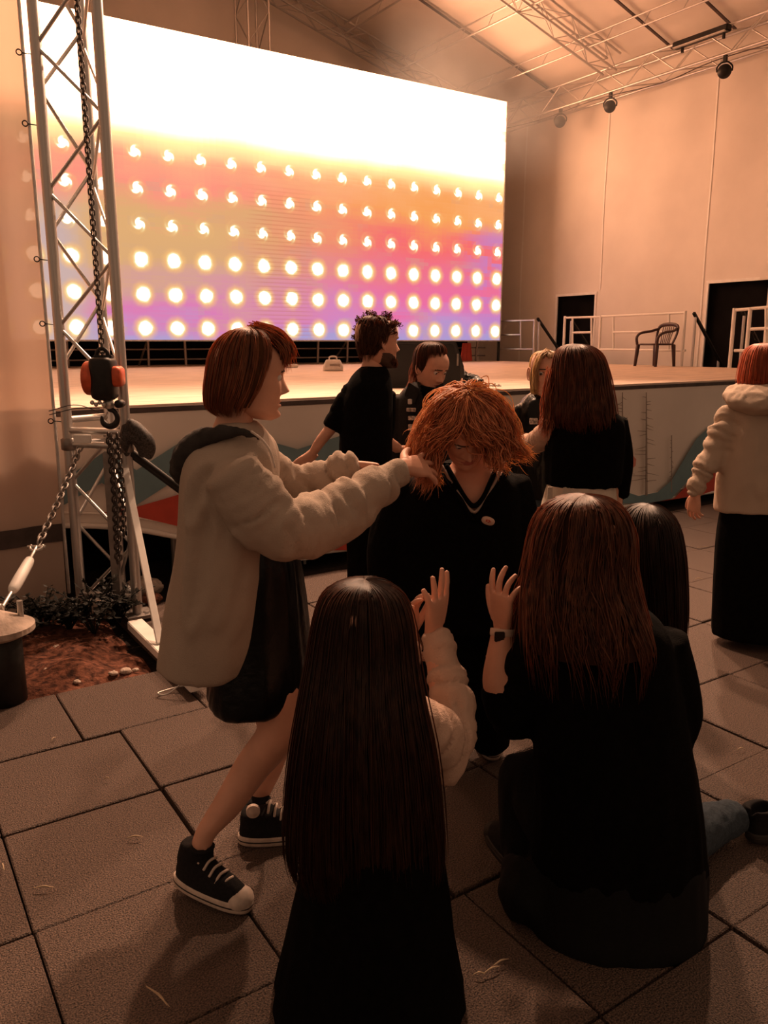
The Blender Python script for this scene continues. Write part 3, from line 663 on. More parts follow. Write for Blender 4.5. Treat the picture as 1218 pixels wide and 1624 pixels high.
part('wire_loop', gtube([g1+UZ*.02, g1-RV*.05+UZ*.03, g1-RV*.14-HV*.02+UZ*-.03, g1-RV*.19-UZ*.035, g1-RV*.12+HV*.05-UZ*.03, g1-RV*.02+HV*.03+UZ*.0], .004, 6, 50), M['galv'], bar, True)
tag(recenter(part('diagonal_brace', flatbar(TR+UZ*.90-HV*.05, (g0*.55+g1*.45)+UZ*.03, .038, .02), M['white_paint'], bevel=.003)), 'pale flat diagonal brace from the tower down behind the grey hoodie', 'brace')
h0 = onz(380, 905)+UZ*.05; h1 = onz(497, 893)+UZ*.05
bar = thing('outrigger_bar', 'short pale outrigger foot with an upright bolt below the banner', 'steel bar', h1*(1, 1, 0))
part('bar', flatbar(h0, h1, .085, .02), M['white_paint'], bar, bevel=.003); p = h1+(h0-h1)*.12
rod('bolt', p*(1, 1, 0), p+UZ*.07, .011, M['galv'], bar); part('nut', gtube([p+UZ*.008, p+UZ*.026], .02, 6, 2), M['galv'], bar)
tag(part('dark_pole', gtube([TR+UZ*.985+RV*.02, h0+(h1-h0)*.35+UZ*.06], .026, 12, 3), M['black_metal'], sm=True), 'dark slanting pole running from the tower behind the grey hoodie', 'pole')
a = J(212, 683, 4.45); cl = remesh([gtpx([(205, 668, 4.50, 5), (216, 680, 4.50, 11), (230, 697, 4.51, 13), (237, 712, 4.52, 10), (236, 726, 4.53, 5)], 14), gtpx([(200, 675, 4.50, 6), (198, 700, 4.50, 9), (202, 722, 4.50, 4)], 12), gtpx([(205, 690, 4.5, 8), (222, 700, 4.5, 10), (228, 722, 4.52, 6)], 12)], .006, 3, 'cloth')
cl = add('patterned_cloth', fold(cl, .006, 16, .5, 5), mat('spotted_black_cloth', (.01,.009,.009), .6, 0, .5, 120, c2=(.06,.05,.045)))
tag(recenter(cl), 'black spotted cloth draped over the slanting pole by the tower', 'cloth')

# chains
def link_mesh(L, w, r, m):
    pts = []; n = 18
    for i in range(n):
        q = 2*math.pi*i/n; pts.append((w*math.cos(q), 0, (L-w)*(1 if math.sin(q) > 0 else -1)*(abs(math.sin(q)) > .3)+w*math.sin(q)))
    pts = np.array(pts); vs, fs = [], []; seg = 6
    for i in range(n):
        d = pts[(i+1) % n]-pts[i-1]; d /= np.linalg.norm(d); a = np.array([0, 1.0, 0]); b_ = np.cross(a, d)
        for k in range(seg): t_ = 2*math.pi*k/seg; vs.append(pts[i]+r*(a*math.cos(t_)+b_*math.sin(t_)))
    for i in range(n):
        for k in range(seg): fs.append((i*seg+k, i*seg+(k+1) % seg, ((i+1) % n)*seg+(k+1) % seg, ((i+1) % n)*seg+k))
    me = smooth(fastmesh('link_mesh', np.array(vs), fs)); me.materials.append(m); return me
def chain(name, label, pts, L, w, r, m, parent=None):
    """links of half length L along a polyline"""
    pts = np.asarray(pts, float); me = link_mesh(L, w, r, m); step = 2*L-2.2*r
    c = thing(name, label, 'chain', pts[-1]) if label else parent
    seg = np.linalg.norm(np.diff(pts, axis=0), axis=1); cum = np.concatenate([[0], np.cumsum(seg)]); k = 0; s = 0
    while s < cum[-1]:
        i = min(np.searchsorted(cum, s, side='right')-1, len(seg)-1); p = pts[i]+(pts[i+1]-pts[i])*((s-cum[i])/seg[i]); a, b_, d = frame(pts[i+1]-pts[i])
        if k % 2: a, b_ = b_, -a
        o = bpy.data.objects.new('link', me); COL.objects.link(o)
        o.matrix_basis = Matrix(((a[0], b_[0], d[0], p[0]), (a[1], b_[1], d[1], p[1]), (a[2], b_[2], d[2], p[2]), (0,0,0,1))); set_parent(o, c); s += step; k += 1
    return c
HP = J(165, 600, 4.33); hoist = thing('chain_hoist', 'orange and black chain hoist hanging on the truss tower', 'hoist', HP-UZ*.12)
part('housing', gloft([(HP+UZ*.11, RV*.045, HV*.05), (HP+UZ*.09, RV*.062, HV*.07), (HP, RV*.065, HV*.075), (HP-UZ*.09, RV*.062, HV*.07), (HP-UZ*.115, RV*.04, HV*.05)], 24, 22, 4), M['black_metal'], hoist, True)
part('wheel_cover', gtube([HP-RV*.055, HP-RV*.075, HP-RV*.095, HP-RV*.100], [.088, .090, .085, .05], 28, 10), M['orange'], hoist, True)
part('wheel_rim', gtube([HP-RV*.098, HP-RV*.104], [.045, .040], 20, 2), M['paleplastic'], hoist, True)
part('gear_cover', gloft([(HP+RV*.055+UZ*.01, HV*.055, UZ*.055), (HP+RV*.085+UZ*.01, HV*.055, UZ*.055), (HP+RV*.10+UZ*.01, HV*.045, UZ*.045)], 20, 8, 4), M['orange'], hoist, True)
part('top_shackle', gtube([HP+RV*.03*math.cos(q)+UZ*(.12+.035*math.sin(q)) for q in np.linspace(0, math.pi, 8)], .011, 8, 20), M['black_metal'], hoist, True)
part('suspension_plate', gbox(HP+UZ*.115+RV*.005, (.10, .05, .014), (RV, HV, UZ)), M['black_metal'], hoist, bevel=.003)
HK = HP-UZ*.21+RV*.015
hook = part('hook', gtube([HK+UZ*.07]+[HK+RV*.042*math.sin(q)+UZ*.046*math.cos(q) for q in np.linspace(.1, 4.9, 12)], [.014]*6+[.017]*5+[.012, .006], 10, 60), M['black_metal'], hoist, True)
part('hook_latch', gtube([HK+UZ*.03-RV*.01, HK-RV*.035-UZ*.01], .005, 6, 3), M['galv'], hook)
part('hook_block', gtube([HK+UZ*.10, HK+UZ*.055], [.025, .03], 12, 3), M['galv'], hoist, True)
part('side_roller', gtube([HK+RV*.06+UZ*.075-HV*.03, HK+RV*.06+UZ*.075+HV*.03], .022, 14, 2), M['black_metal'], hoist, True)
for k in range(4): part('chain_guide_pin', gell(HP-UZ*(.125+.01*(k % 2))-RV*(.055-.02*k)-HV*.05, (RV*.012, HV*.012, UZ*.012), 10, 8), M['galv'], hoist, True)
tag_ = HP*(1, 1, 0)+RV*.0
chain('hoist_chain', 'dark lifting chain running straight up from the orange hoist', [tag_+UZ*4.6, tag_+UZ*1.52], .017, .0115, .0042, M['chain'])
for k, (dx, dd_, zb) in enumerate(((0, 0, .42), (.028, .02, .55), (-.022, .03, .38))):
    p = HP-HV*.02+RV*(.02+dx)+HV*dd_
    chain('slack_chain', ['middle fall of slack black chain below the hoist hook', 'right fall of slack black chain below the hoist hook', 'left fall of slack black chain below the hoist hook'][k], [np.array([p[0], p[1], 1.10]), np.array([p[0], p[1], .8])+RV*.008, np.array([p[0], p[1], zb])], .019, .013, .005, M['chain'])
AN = onz(-4, 992, .36); AN[2] = 0
A0 = TL+UZ*1.0+HV*-.05+RV*.08; A1 = AN+UZ*.40
dirn = (A1-A0)/np.linalg.norm(A1-A0); LA = np.linalg.norm(A1-A0)
pA = lambda s_: A0+(A1-A0)*s_-UZ*.05*math.sin(math.pi*s_)
chain('anchor_chain', 'rusty guy chain slanting from the tower down to the ground anchor', [pA(q) for q in np.linspace(0, .56, 8)], .026, .016, .0055, M['alu_dark'])
sh = pA(.59); shk = thing('shackle', 'bow shackle between the guy chain and the turnbuckle', 'shackle', sh-UZ*.03)
part('bow', gtube([sh+dirn*.03*math.sin(q)-frame(dirn)[0]*.03*math.cos(q) for q in np.linspace(-.4, 3.54, 14)], .008, 8, 40), M['galv'], shk, True)
rod('pin', sh-frame(dirn)[0]*.045, sh+frame(dirn)[0]*.045, .008, M['galv'], shk)
tb = thing('turnbuckle', 'pale turnbuckle tightening the guy chain', 'turnbuckle', pA(.8)-UZ*.03)
part('body', gtube([pA(.66), pA(.67), pA(.72), pA(.83), pA(.86)], [.008, .022, .026, .026, .012], 12, 24), M['white_paint'], tb, True)
rod('screw', pA(.59), pA(.67), .009, M['galv'], tb); rod('screw', pA(.85), pA(.95), .009, M['galv'], tb)
part('eye', gtube([pA(.97)+dirn*.028*math.sin(q)+frame(dirn)[1]*.028*math.cos(q) for q in np.linspace(0, 6.2, 16)], .009, 8, 40), M['galv'], tb, True)
an = thing('ground_anchor', 'round steel ground anchor post with a disc top and upright bolt', 'anchor post', AN)
part('post', gtube([AN, AN+UZ*.335], .095, 24, 2), M['black_metal'], an, True)
part('disc', gtube([AN+UZ*.335, AN+UZ*.36], .155, 36, 2, cap=True), M['stone'], an)
rod('bolt', AN+UZ*.35+RV*.085+HV*.05, AN+UZ*.46+RV*.085+HV*.05, .013, M['galv'], an)
for w_ in (.0, .02):
    a_ = J(78, 658, 4.3)+UZ*w_; tag(part('tie_wire', gtube([a_, J(120, 648, 4.35)+UZ*w_, HK-RV*.05+UZ*(.05-w_)], .0025, 6, 14), M['black_metal'], sm=True), 'thin dark tie wire stretched left from the hoist hook, %s one' % ('lower' if w_ == 0 else 'upper'), 'wire')

# ---------------------------------------------------------------- SOIL BED, WEEDS, LITTER
def soilz(x, y):
    d = min(x+.4, 1.12-x, y-3.62, 4.98-y); return -.05+.075*max(0, min(1, d/.3))+.02*math.sin(x*17+y*5)*math.sin(y*13)
so = part('soil_bed', ggrid(lambda x, y: (x, y, soilz(x, y)), np.linspace(-.4, 1.12, 40), np.linspace(3.62, 4.98, 36)), M['soil'], sm=True, kind='stuff'); tag(so, 'red brown bare soil in the gap left of the outrigger', 'soil')
def weed(c, n, h, seed, label):
    r = random.Random(seed); c = np.asarray(c, float); t = thing('weed_clump', label, 'plant', c, 'weeds by the tower')
    st, lv = [], []
    for _ in range(n):
        q = r.uniform(0, 6.28); ln = h*r.uniform(.5, 1.1); e = np.array([math.cos(q), math.sin(q), 0])*ln*r.uniform(.3, .9)
        P = [c, c+e*.5+UZ*ln*.6, c+e+UZ*ln*r.uniform(.6, 1.0)]; st.append(gtube(P, .003, 5, 6))
        PP = catmull(P, 9)
        for k in range(3, 9):
            for sgn in (-1, 1):
                d = np.array([r.uniform(-1, 1), r.uniform(-1, 1), r.uniform(-.2, .6)]); d /= np.linalg.norm(d); L_ = r.uniform(.025, .055); a, b_, d = frame(d)
                p = PP[k]; lv.append((np.array([p, p+d*L_*.5+a*L_*.3, p+d*L_, p+d*L_*.5-a*L_*.3-b_*.004]), [(0, 1, 2), (0, 2, 3)]))
    part('stems', st, M['leaf'], t, kind='stuff'); part('leaves', lv, M['leaf'], t, kind='stuff')
for k, (x, y, D_) in enumerate(((110, 1000, 0), (70, 1000, 0), (150, 1005, 0), (40, 1015, 0), (190, 985, 0))):
    c = onz(x, y); weed((c[0], c[1], -.01), 26, .20+.05*(k % 3), k+1, ['low dark leafy weed just left of the tower base', 'dark leafy weed in front of the tarpaulin hem', 'dark leafy weed growing under the tower chords', 'leafy weed closest to the ground anchor', 'small weed behind the end of the outrigger bar'][k])
def rock(x, y, s, label, m='stone'):
    c = onz(x, y); tag(recenter(add('stone', fold(remesh([gell(c+UZ*s*.3, (RV*s, HV*s*.8, UZ*s*.5), 12, 8)], s*.14, 1, 'stone'), s*.15, 8/s*.25, 1, int(x)), M[m])), label, 'stone')
rock(165, 972, .10, 'pale flat stone at the foot of the tower'); rock(240, 955, .07, 'orange-tinged stone lump right of the tower base', 'soil'); rock(230, 938, .12, 'broad pale stone behind the tower base')
for k, (x, y) in enumerate(((122, 1083), (180, 1070), (200, 1067), (215, 1064), (75, 1066), (90, 1030))): rock(x, y, .018+.006*(k % 3), ['pebble at the paving edge nearest the anchor', 'left of the three pebbles in a row on the red soil', 'middle of the three pebbles in a row on the red soil', 'right of the three pebbles in a row on the red soil', 'pebble on the soil nearest the anchor post', 'pebble half hidden under the weeds'][k])
litter = [(250, 1580, .10, -.7), (255, 1583, .06, -.8), (215, 1328, .05, .1), (170, 1235, .02, .2), (85, 1172, .03, 1.3), (70, 1408, .06, .05), (780, 1538, .05, .5), (760, 1545, .03, .1), (795, 1526, .05, .5), (5, 1375, .04, -1), (1115, 868, .10, .1), (1108, 918, .05, .1), (1175, 1188, .03, .3), (645, 1238, .02, .1)]
for k, (x, y, L_, q) in enumerate(litter):
    c = onz(x, y, .008); e = (RV*math.cos(q)+HV*math.sin(q))*L_/2
    tag(recenter(part('straw', gtube([c-e, c+UZ*.006, c+e], [.0015, .0025, .001], 5, 8), M['straw'], sm=True)), ['longest dry straw at the lower left corner of the paving', 'short straw crossing the longest one at lower left', 'thin straw left of the black sneaker', 'tiny straw on the tile below the outrigger', 'upright-lying straw near the soil edge', 'thin straw near the wide tile joint', 'straw right of the long black skirt hem', 'lower straw right of the long black skirt', 'upper straw right of the long black skirt', 'straw at the left picture edge', 'long straw on the paving under the banner at right', 'pale straw left of the long skirt at right', 'short straw on the paving at the right edge', 'tiny straw beside the beige sleeve'][k], 'straw', 'straws on the paving')
# ---------------------------------------------------------------- PEOPLE: builders
def unit(v): v = np.asarray(v, float); return v/np.linalg.norm(v)
HZ = np.array([0,.05,.12,.22,.32,.42,.52,.62,.72,.82,.90,.96,1.0])
HF = np.array([.33,.40,.405,.40,.40,.40,.395,.415,.41,.36,.27,.15,.0])
HB = np.array([.12,-.04,-.17,-.27,-.34,-.40,-.44,-.46,-.46,-.43,-.35,-.24,-.08])
HW = np.array([.09,.17,.235,.272,.295,.312,.325,.332,.332,.312,.262,.18,.03])
def make_head(c, f, u, h=.23, male=False):
    """sculpted head: c = middle of skull, f = facing, u = up; returns verts, faces, material index per face"""
    f = unit(f); u = unit(np.asarray(u)-f*(np.asarray(u)@f)); s = np.cross(f, u)
    rows, seg = 74, 96; zz = np.linspace(0, 1, rows)
    fr = catmull(np.column_stack([HF, HB, HW, HZ]), 400); yf, yb, w = (np.interp(zz, fr[:, 3], fr[:, k]) for k in range(3))
    th = np.linspace(0, 2*math.pi, seg, endpoint=False); ct, st = np.cos(th), np.sin(th)
    cx = np.sign(ct)*np.abs(ct)**.88; sx = np.sign(st)*np.abs(st)**.88
    mid = np.interp(zz, [0, .12, .3, 1], [.22, .12, .03, 0.]); mid = np.minimum(mid, (yf+yb)/2+.2)
    X = w[:, None]*cx; Y = mid[:, None]+np.where(sx > 0, (yf-mid)[:, None]*sx, (mid-yb)[:, None]*sx); Z = np.repeat(zz[:, None], seg, 1)
    fr_ = np.clip((Y-.10)/.22, 0, 1); ax = np.abs(X); g = lambda a, b: np.exp(-(a/b)**2)
    nose = np.interp(Z, [.29, .315, .345, .375, .42, .50, .57, .63], [0, .012, .085, .125, .092, .048, .020, 0])
    nw = np.interp(Z, [.30, .34, .38, .45, .60], [.075, .068, .050, .038, .034])
    d = nose*np.exp(-(ax/nw)**2.2)
    d += .022*g(ax-.07, .028)*g(Z-.345, .022)
    d -= .052*g(ax-.140, .065)*g(Z-.530, .042); d += .022*g(ax-.14, .10)*g(Z-.605, .028)+(.014*g(X, .2)*g(Z-.61, .03) if male else 0)
    d += .030*g(X, .105)*(g(Z-.242, .017)+1.05*g(Z-.192, .021))-.016*g(X, .12)*g(Z-.217, .008)-.022*g(X, .13)*g(Z-.145, .022)-.012*g(X, .02)*g(Z-.275, .02)
    d += .028*g(X, .085)*g(Z-.07, .045); d += .020*g(ax-.20, .07)*g(Z-.38, .08)
    Y = Y+d*fr_
    co = np.stack([X, Y, Z-.5], -1).reshape(-1, 3)*h
    W = np.asarray(c)+co[:, :1]*s+co[:, 1:2]*f+co[:, 2:3]*u; fs, mi = [], []
    for i in range(rows-1):
        for k in range(seg):
            fs.append((i*seg+k, i*seg+(k+1) % seg, (i+1)*seg+(k+1) % seg, (i+1)*seg+k))
            x, y, z = X[i, k], Y[i, k], Z[i, k]; q = 0
            if y > .25:
                if abs(x) < .105 and abs(z-.217) < .042*(1-(x/.12)**2): q = 1
                if .055 < abs(x) < .215 and abs(z-(.615-.25*max(0, abs(x)-.14))) < .013: q = 2
                if .08 < abs(x) < .20 and abs(z-.545+.9*(abs(x)-.14)**2) < .008: q = 2
            if male and z < .30 and y > -.02 and not q and abs(z-.217)+abs(x)*.2 > .03 and z < .13+.16*(abs(x)/.28)**2: q = 2
            if male and .262 < z < .295 and abs(x) < .10 and y > .25: q = 2
            mi.append(q)
    W = np.vstack([W, np.asarray(c)-u*h*.5+f*h*.22, np.asarray(c)+u*h*.5-f*h*.04]); n = len(W); o = (rows-1)*seg
    for k in range(seg):
        fs.append((n-2, (k+1) % seg, k)); fs.append((n-1, o+k, o+(k+1) % seg)); mi += [0, 0]
    for sg in (1, -1):
        e = np.asarray(c)+s*sg*.335*h-f*.02*h-u*.02*h
        for g_ in (gell(e, (unit(s*sg*.5-f)*.075*h, s*sg*.025*h, unit(u-f*.2)*.135*h), 14, 10), gtube([e+s*sg*.03*h+unit(s*sg*.5-f)*.07*h*math.cos(q)+unit(u-f*.2)*.13*h*math.sin(q) for q in np.linspace(-1.9, 2.9, 9)], .018*h, 6, 24)):
            fs += [tuple(i+len(W) for i in q) for q in g_[1]]; mi += [0]*len(g_[1]); W = np.vstack([W, g_[0]])
    return W, fs, mi, (s, f, u)
def make_hand(wr, d, n, thumb, L=.175, curl=(.3, .3, .3, .3), spread=.25, tcurl=.3, topen=.9):
    wr = np.asarray(wr, float); d = unit(d); n = unit(np.asarray(n)-d*(np.asarray(n)@d)); s = np.cross(d, n)*thumb; k = L/.175
    parts = [gloft([(wr-d*.02*k, s*.024*k, n*.019*k), (wr+d*.015*k, s*.029*k, n*.017*k), (wr+d*.05*k, s*.039*k, n*.015*k), (wr+d*.080*k, s*.041*k, n*.0125*k), (wr+d*.096*k, s*.036*k, n*.009*k)], 20, 18, 2.6)]
    for i, (o, ln) in enumerate(((.031, .072), (.0105, .081), (-.0105, .075), (-.031, .058))):
        p = wr+(d*(.088-.006*abs(i-1))+s*o)*k; P = [p-d*.015*k, p]; a = 0
        for q, fr_ in enumerate((.45, .31, .24)):
            a += curl[i]*(1, 1.35, .9)[q]; v = unit(d*math.cos(a)+n*math.sin(a)+s*spread*o/.031*.35*math.cos(a)); P.append(P[-1]+v*ln*fr_*k)
        parts.append(gtube(P, np.array([.0092, .0092, .0084, .0076, .0058])*k, 10, 18))
    p = wr+(d*.022+s*.022)*k; v1 = unit(d*.75+s*topen+n*.25); v2 = unit(d*1.0+s*topen*.45+n*tcurl); P = [p, p+v1*.035*k, p+v1*.052*k+v2*.018*k, p+v1*.055*k+v2*.042*k]
    parts.append(gtube(P, np.array([.015, .0125, .0105, .0075])*k, 10, 16))
    return parts
def mesh_chunk(me):
    v = getco(me); return v, [tuple(p.vertices) for p in me.polygons]
class Person:
    def __init__(s, label, base, group=None):
        base = np.array([base[0], base[1], 0.0]); s.root = thing('person', label, 'person', base, group); s.parts = []; s.fine = []
    def limb(s, rows): s.parts.append(gtpx(rows, 14)); return s
    def add(s, g): s.parts.append(g); return s
    def head(s, c, f, u, h=.23, male=False, eyes=True):
        v, fs, mi, (sx, ff, uu) = make_head(c, f, u, h, male); s.fine.append((v, fs, mi)); c = np.asarray(c)
        if eyes:
            for sg in (1, -1):
                e = c+sx*sg*.140*h+ff*.326*h+uu*.03*h; r = .052*h
                v, f_ = gell(e, (sx*r, uu*r, ff*r), 16, 12); me = smooth(fastmesh('eye', v, f_)); me.materials.append(M['eyewhite']); me.materials.append(M['iris'])
                for p in me.polygons:
                    if (np.array(p.center)-e)@unit(ff*1-uu*.35) > r*.80: p.material_index = 1
                add('eye', me, [], s.root)
        return s
    def hand(s, *a, **k):
        me = remesh(make_hand(*a, **k), .0032, 2, 'hand'); v, f = mesh_chunk(me); bpy.data.meshes.remove(me); s.fine.append((v, f, [0]*len(f))); return s
    def done(s, skin='skin', voxel=.011):
        v, f = [], []; mi = []; n = 0
        if s.parts:
            me = remesh(s.parts, voxel, 3, 'body'); a, b_ = mesh_chunk(me); bpy.data.meshes.remove(me); s.fine.insert(0, (a, b_, [0]*len(b_)))
        for a, b_, m_ in s.fine:
            v.append(a); f += [tuple(i+n for i in q) for q in b_]; mi += m_; n += len(a)
        me = smooth(fastmesh('body', np.vstack(v), f)); me.polygons.foreach_set('material_index', np.array(mi, np.int32))
        for m_ in (skin, 'lip', 'brow'): me.materials.append(M[m_])
        o = bpy.data.objects.new('body', me); COL.objects.link(o); set_parent(o, s.root); s.body = o; return s
    def cloth(s, name, geos, m, voxel=.010, sm=3, amp=.007, freq=13, vert=.25, seed=0, arms=(), aamp=.007, afreq=26, cut=None, parent=None, grooves=()):
        me = fold(remesh(geos, voxel, sm, name), amp, freq, vert, seed, [[J(x, y, D) for x, y, D in a] for a in arms], aamp, afreq, [([J(*q) for q in pl], a, b) for pl, a, b in grooves])
        if cut:
            bm = bmesh.new(); bm.from_mesh(me); bmesh.ops.delete(bm, geom=[f for f in bm.faces if cut(np.array(f.calc_center_median()))], context='FACES'); bm.to_mesh(me); bm.free()
        return add(name, me, M[m] if isinstance(m, str) else m, parent or s.root)
def strand_mesh(P, r0, r1=None, name='hair'):
    """P: N x K x 3 paths -> thin three-sided strands"""
    N_, K, _ = P.shape; T = np.gradient(P, axis=1); T /= np.linalg.norm(T, axis=2, keepdims=True)+1e-9
    ref = np.tile(np.array([.31, .77, .55]), (N_, K, 1)); A = np.cross(T, ref); A /= np.linalg.norm(A, axis=2, keepdims=True)+1e-9; B = np.cross(T, A)
    r = np.broadcast_to(np.asarray(r0).reshape(-1, 1), (N_, K))*np.concatenate([np.full(K-4, 1.0), [.85, .6, .3, .08]])[None]
    V_ = np.stack([P+r[..., None]*(A*math.cos(q)+B*math.sin(q)) for q in (0, 2.094, 4.189)], 2)   # N K 3 3
    idx = np.arange(N_*K*3).reshape(N_, K, 3); F = []
    for e in range(3):
        F.append(np.stack([idx[:, :-1, e], idx[:, :-1, (e+1) % 3], idx[:, 1:, (e+1) % 3], idx[:, 1:, e]], -1).reshape(-1, 4))
    return V_.reshape(-1, 3), np.vstack(F)
def hair_loft(root, rows, m, n=900, K=18, face=None, openw=0, fringe=.4, seed=0, r=.0019, wave=.012, wfreq=7, loose=.06, tmin=.82, ex=2.05, flow=0.0, base=.955, name='hair', clump=70):
    """hair that follows a head-and-body outline given as rings; leaves the face side open below the fringe"""
    g = np.random.default_rng(seed+100); R = [np.concatenate(sil(*q)) for q in rows]; R0 = R[0].copy(); R0[3:] *= .05; R0[2] += .002; R = np.array([R0]+R); dens = catmull(R, 80)
    ang = g.uniform(-math.pi, math.pi, clump); cl = g.integers(0, clump, n); th = ang[cl]+g.normal(0, 2.2/clump*2, n)
    sc = 1.0-np.abs(g.normal(0, .025, n))+g.normal(0, .008, n); lo = g.random(n) < loose; sc[lo] += g.uniform(.02, .09, lo.sum())
    t1 = g.uniform(tmin, 1.0, n); t0 = g.uniform(0, .03, n)
    if face is not None:
        df = np.abs((th-face+math.pi) % (2*math.pi)-math.pi); k = df < openw; t1[k] = fringe*(.8+.25*g.random(k.sum()))
        e = (df >= openw) & (df < openw+.25); t1[e] = np.minimum(t1[e], fringe+(df[e]-openw)/.25*(1-fringe))
    u = np.linspace(0, 1, K)[None]; t = (t0[:, None]+(t1-t0)[:, None]*u)*79; i = np.clip(t.astype(int), 0, 78); f = (t-i)[..., None]
    D_ = dens[i]*(1-f)+dens[i+1]*f
    ph = g.uniform(0, 6.28, clump)[cl]; ph2 = g.uniform(0, 6.28, n)
    w = wave*(np.sin(u*wfreq+ph[:, None])+.35*np.sin(u*wfreq*2.3+ph2[:, None]))*u
    thw = th[:, None]+flow*u+w*6
    c, s_ = np.cos(thw), np.sin(thw); cx = np.sign(c)*np.abs(c)**(2/ex); sx = np.sign(s_)*np.abs(s_)**(2/ex)
    q = (sc[:, None]+w*1.2)[..., None]
    P = D_[..., :3]+q*(cx[..., None]*D_[..., 3:6]+sx[..., None]*D_[..., 6:9])
    V_, F = strand_mesh(P, g.uniform(.7, 1.3, n)*r); nS = len(F)
    # solid under-layer
    seg = 40; a0, a1 = (0, 2*math.pi) if face is None else (face+openw+.12, face-openw-.12+2*math.pi)
    th2 = np.linspace(a0, a1, seg); dn = catmull(R, 46)[:40]; c, s_ = np.cos(th2), np.sin(th2)
    def shell(k): return np.stack([r_[:3]+k*((np.sign(c)*np.abs(c)**(2/ex))[:, None]*r_[3:6]+(np.sign(s_)*np.abs(s_)**(2/ex))[:, None]*r_[6:9]) for r_ in dn])
    for k in (base, base-.10):
        sh = shell(k); idx = np.arange(40*seg).reshape(40, seg)+len(V_)
        F = np.vstack([F, np.stack([idx[:-1, :-1], idx[:-1, 1:], idx[1:, 1:], idx[1:, :-1]], -1).reshape(-1, 4)]); V_ = np.vstack([V_, sh.reshape(-1, 3)])
    if face is not None:
        kk = max(3, int(40*fringe*.92)); dn2 = catmull(R, 40)[:kk]; th3 = np.linspace(0, 2*math.pi, seg); c, s_ = np.cos(th3), np.sin(th3)
        sh = np.stack([r_[:3]+base*((np.sign(c)*np.abs(c)**(2/ex))[:, None]*r_[3:6]+(np.sign(s_)*np.abs(s_)**(2/ex))[:, None]*r_[6:9]) for r_ in dn2]); idx = np.arange(kk*seg).reshape(kk, seg)+len(V_)
        F = np.vstack([F, np.stack([idx[:-1, :-1], idx[:-1, 1:], idx[1:, 1:], idx[1:, :-1]], -1).reshape(-1, 4)]); V_ = np.vstack([V_, sh.reshape(-1, 3)])
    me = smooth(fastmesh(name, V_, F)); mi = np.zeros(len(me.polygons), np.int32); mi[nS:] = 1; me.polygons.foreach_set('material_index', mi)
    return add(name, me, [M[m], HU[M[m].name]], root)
def hair_guides(root, guides, m, per=60, spread=.02, K=16, seed=0, r=.0018, wave=.008, name='hair_locks'):
    """loose locks: each guide is a list of 3-D points"""
    g = np.random.default_rng(seed+7); PP = []
    for G in guides:
        C_ = catmull(G, K); o = g.normal(0, spread, (per, 1, 3)); e = g.normal(0, spread*.7, (per, 1, 3)); u = np.linspace(0, 1, K)[None, :, None]
        w = wave*np.sin(u*9+g.uniform(0, 6.28, (per, 1, 1)))*g.normal(0, 1, (per, 1, 3)); PP.append(C_[None]+o*(1-.3*u)+e*u+w*u)
    V_, F = strand_mesh(np.vstack(PP), r); return add(name, smooth(fastmesh(name, V_, F)), M[m], root)
def sneaker(root, heel, toe, ankle, laces=True, m='canvas', patch=None, L=None, name='sneaker', sole='rubber_white'):
    heel = np.asarray(heel, float); toe = np.asarray(toe, float); d = toe-heel; L = L or np.linalg.norm(d); d = unit(d); s = unit(np.cross(d, UZ)); n_ = np.cross(s, d); P = lambda a, b_, c: heel+d*a*L+s*b_+n_*c
    ankle = np.asarray(ankle, float)
    sh = add(name, remesh([gloft([(P(.5, 0, .012), d*L*.49, s*.043), (P(.49, 0, .045), d*L*.475, s*.042), (P(.43, 0, .068), d*L*.40, s*.038), (P(.34, 0, .085), d*L*.31, s*.035), (P(.27, 0, .105), d*L*.225, s*.034), ((P(.24, 0, .14)+ankle)/2, d*L*.19, s*.036), (ankle, d*L*.175, s*.038)], 28, 30, 2.3)], .006, 2, name), M[m], root)
    part('sole', gloft([(P(.5, 0, .0), d*L*.49, s*.044), (P(.5, 0, .006), d*L*.505, s*.047), (P(.5, 0, .026), d*L*.505, s*.047), (P(.5, 0, .031), d*L*.49, s*.045)], 36, 8, 2.5), M[sole], sh, True)
    part('sole_stripe', gloft([(P(.5, 0, .015), d*L*.507, s*.0485), (P(.5, 0, .019), d*L*.507, s*.0485)], 36, 2, 2.5), M['rubber_dark'], sh, True)
    part('toe_cap', gell(P(.86, 0, .028), (d*L*.145, s*.041, n_*.034), 20, 12), M[sole], sh, True)
    if laces:
        for k in range(5):
            a = .70-.075*k; h = .068+.014*k
            part('lace', gtube([P(a-.02, .030, h-.012), P(a, .012, h+.008), P(a+.02, -.012, h+.008), P(a-.03, -.030, h-.012)], .0042, 6, 14), M['rubber_white'], sh, True)
    if patch:
        q = P(.20, patch*.040, .13); part('ankle_patch', gtube([q-s*patch*.01, q+s*patch*.004], .022, 20, 2), M['rubber_white'], sh)
        st = [q+s*patch*.006+(d*math.cos(a)+n_*math.sin(a))*(.014 if k % 2 == 0 else .006) for k, a in enumerate(np.arange(10)*math.pi/5+math.pi/2)]
        part('patch_star', gprism(st, s*patch*.002), M['rubber_dark'], sh)
    return sh
# ---------------------------------------------------------------- PEOPLE
rad = math.radians
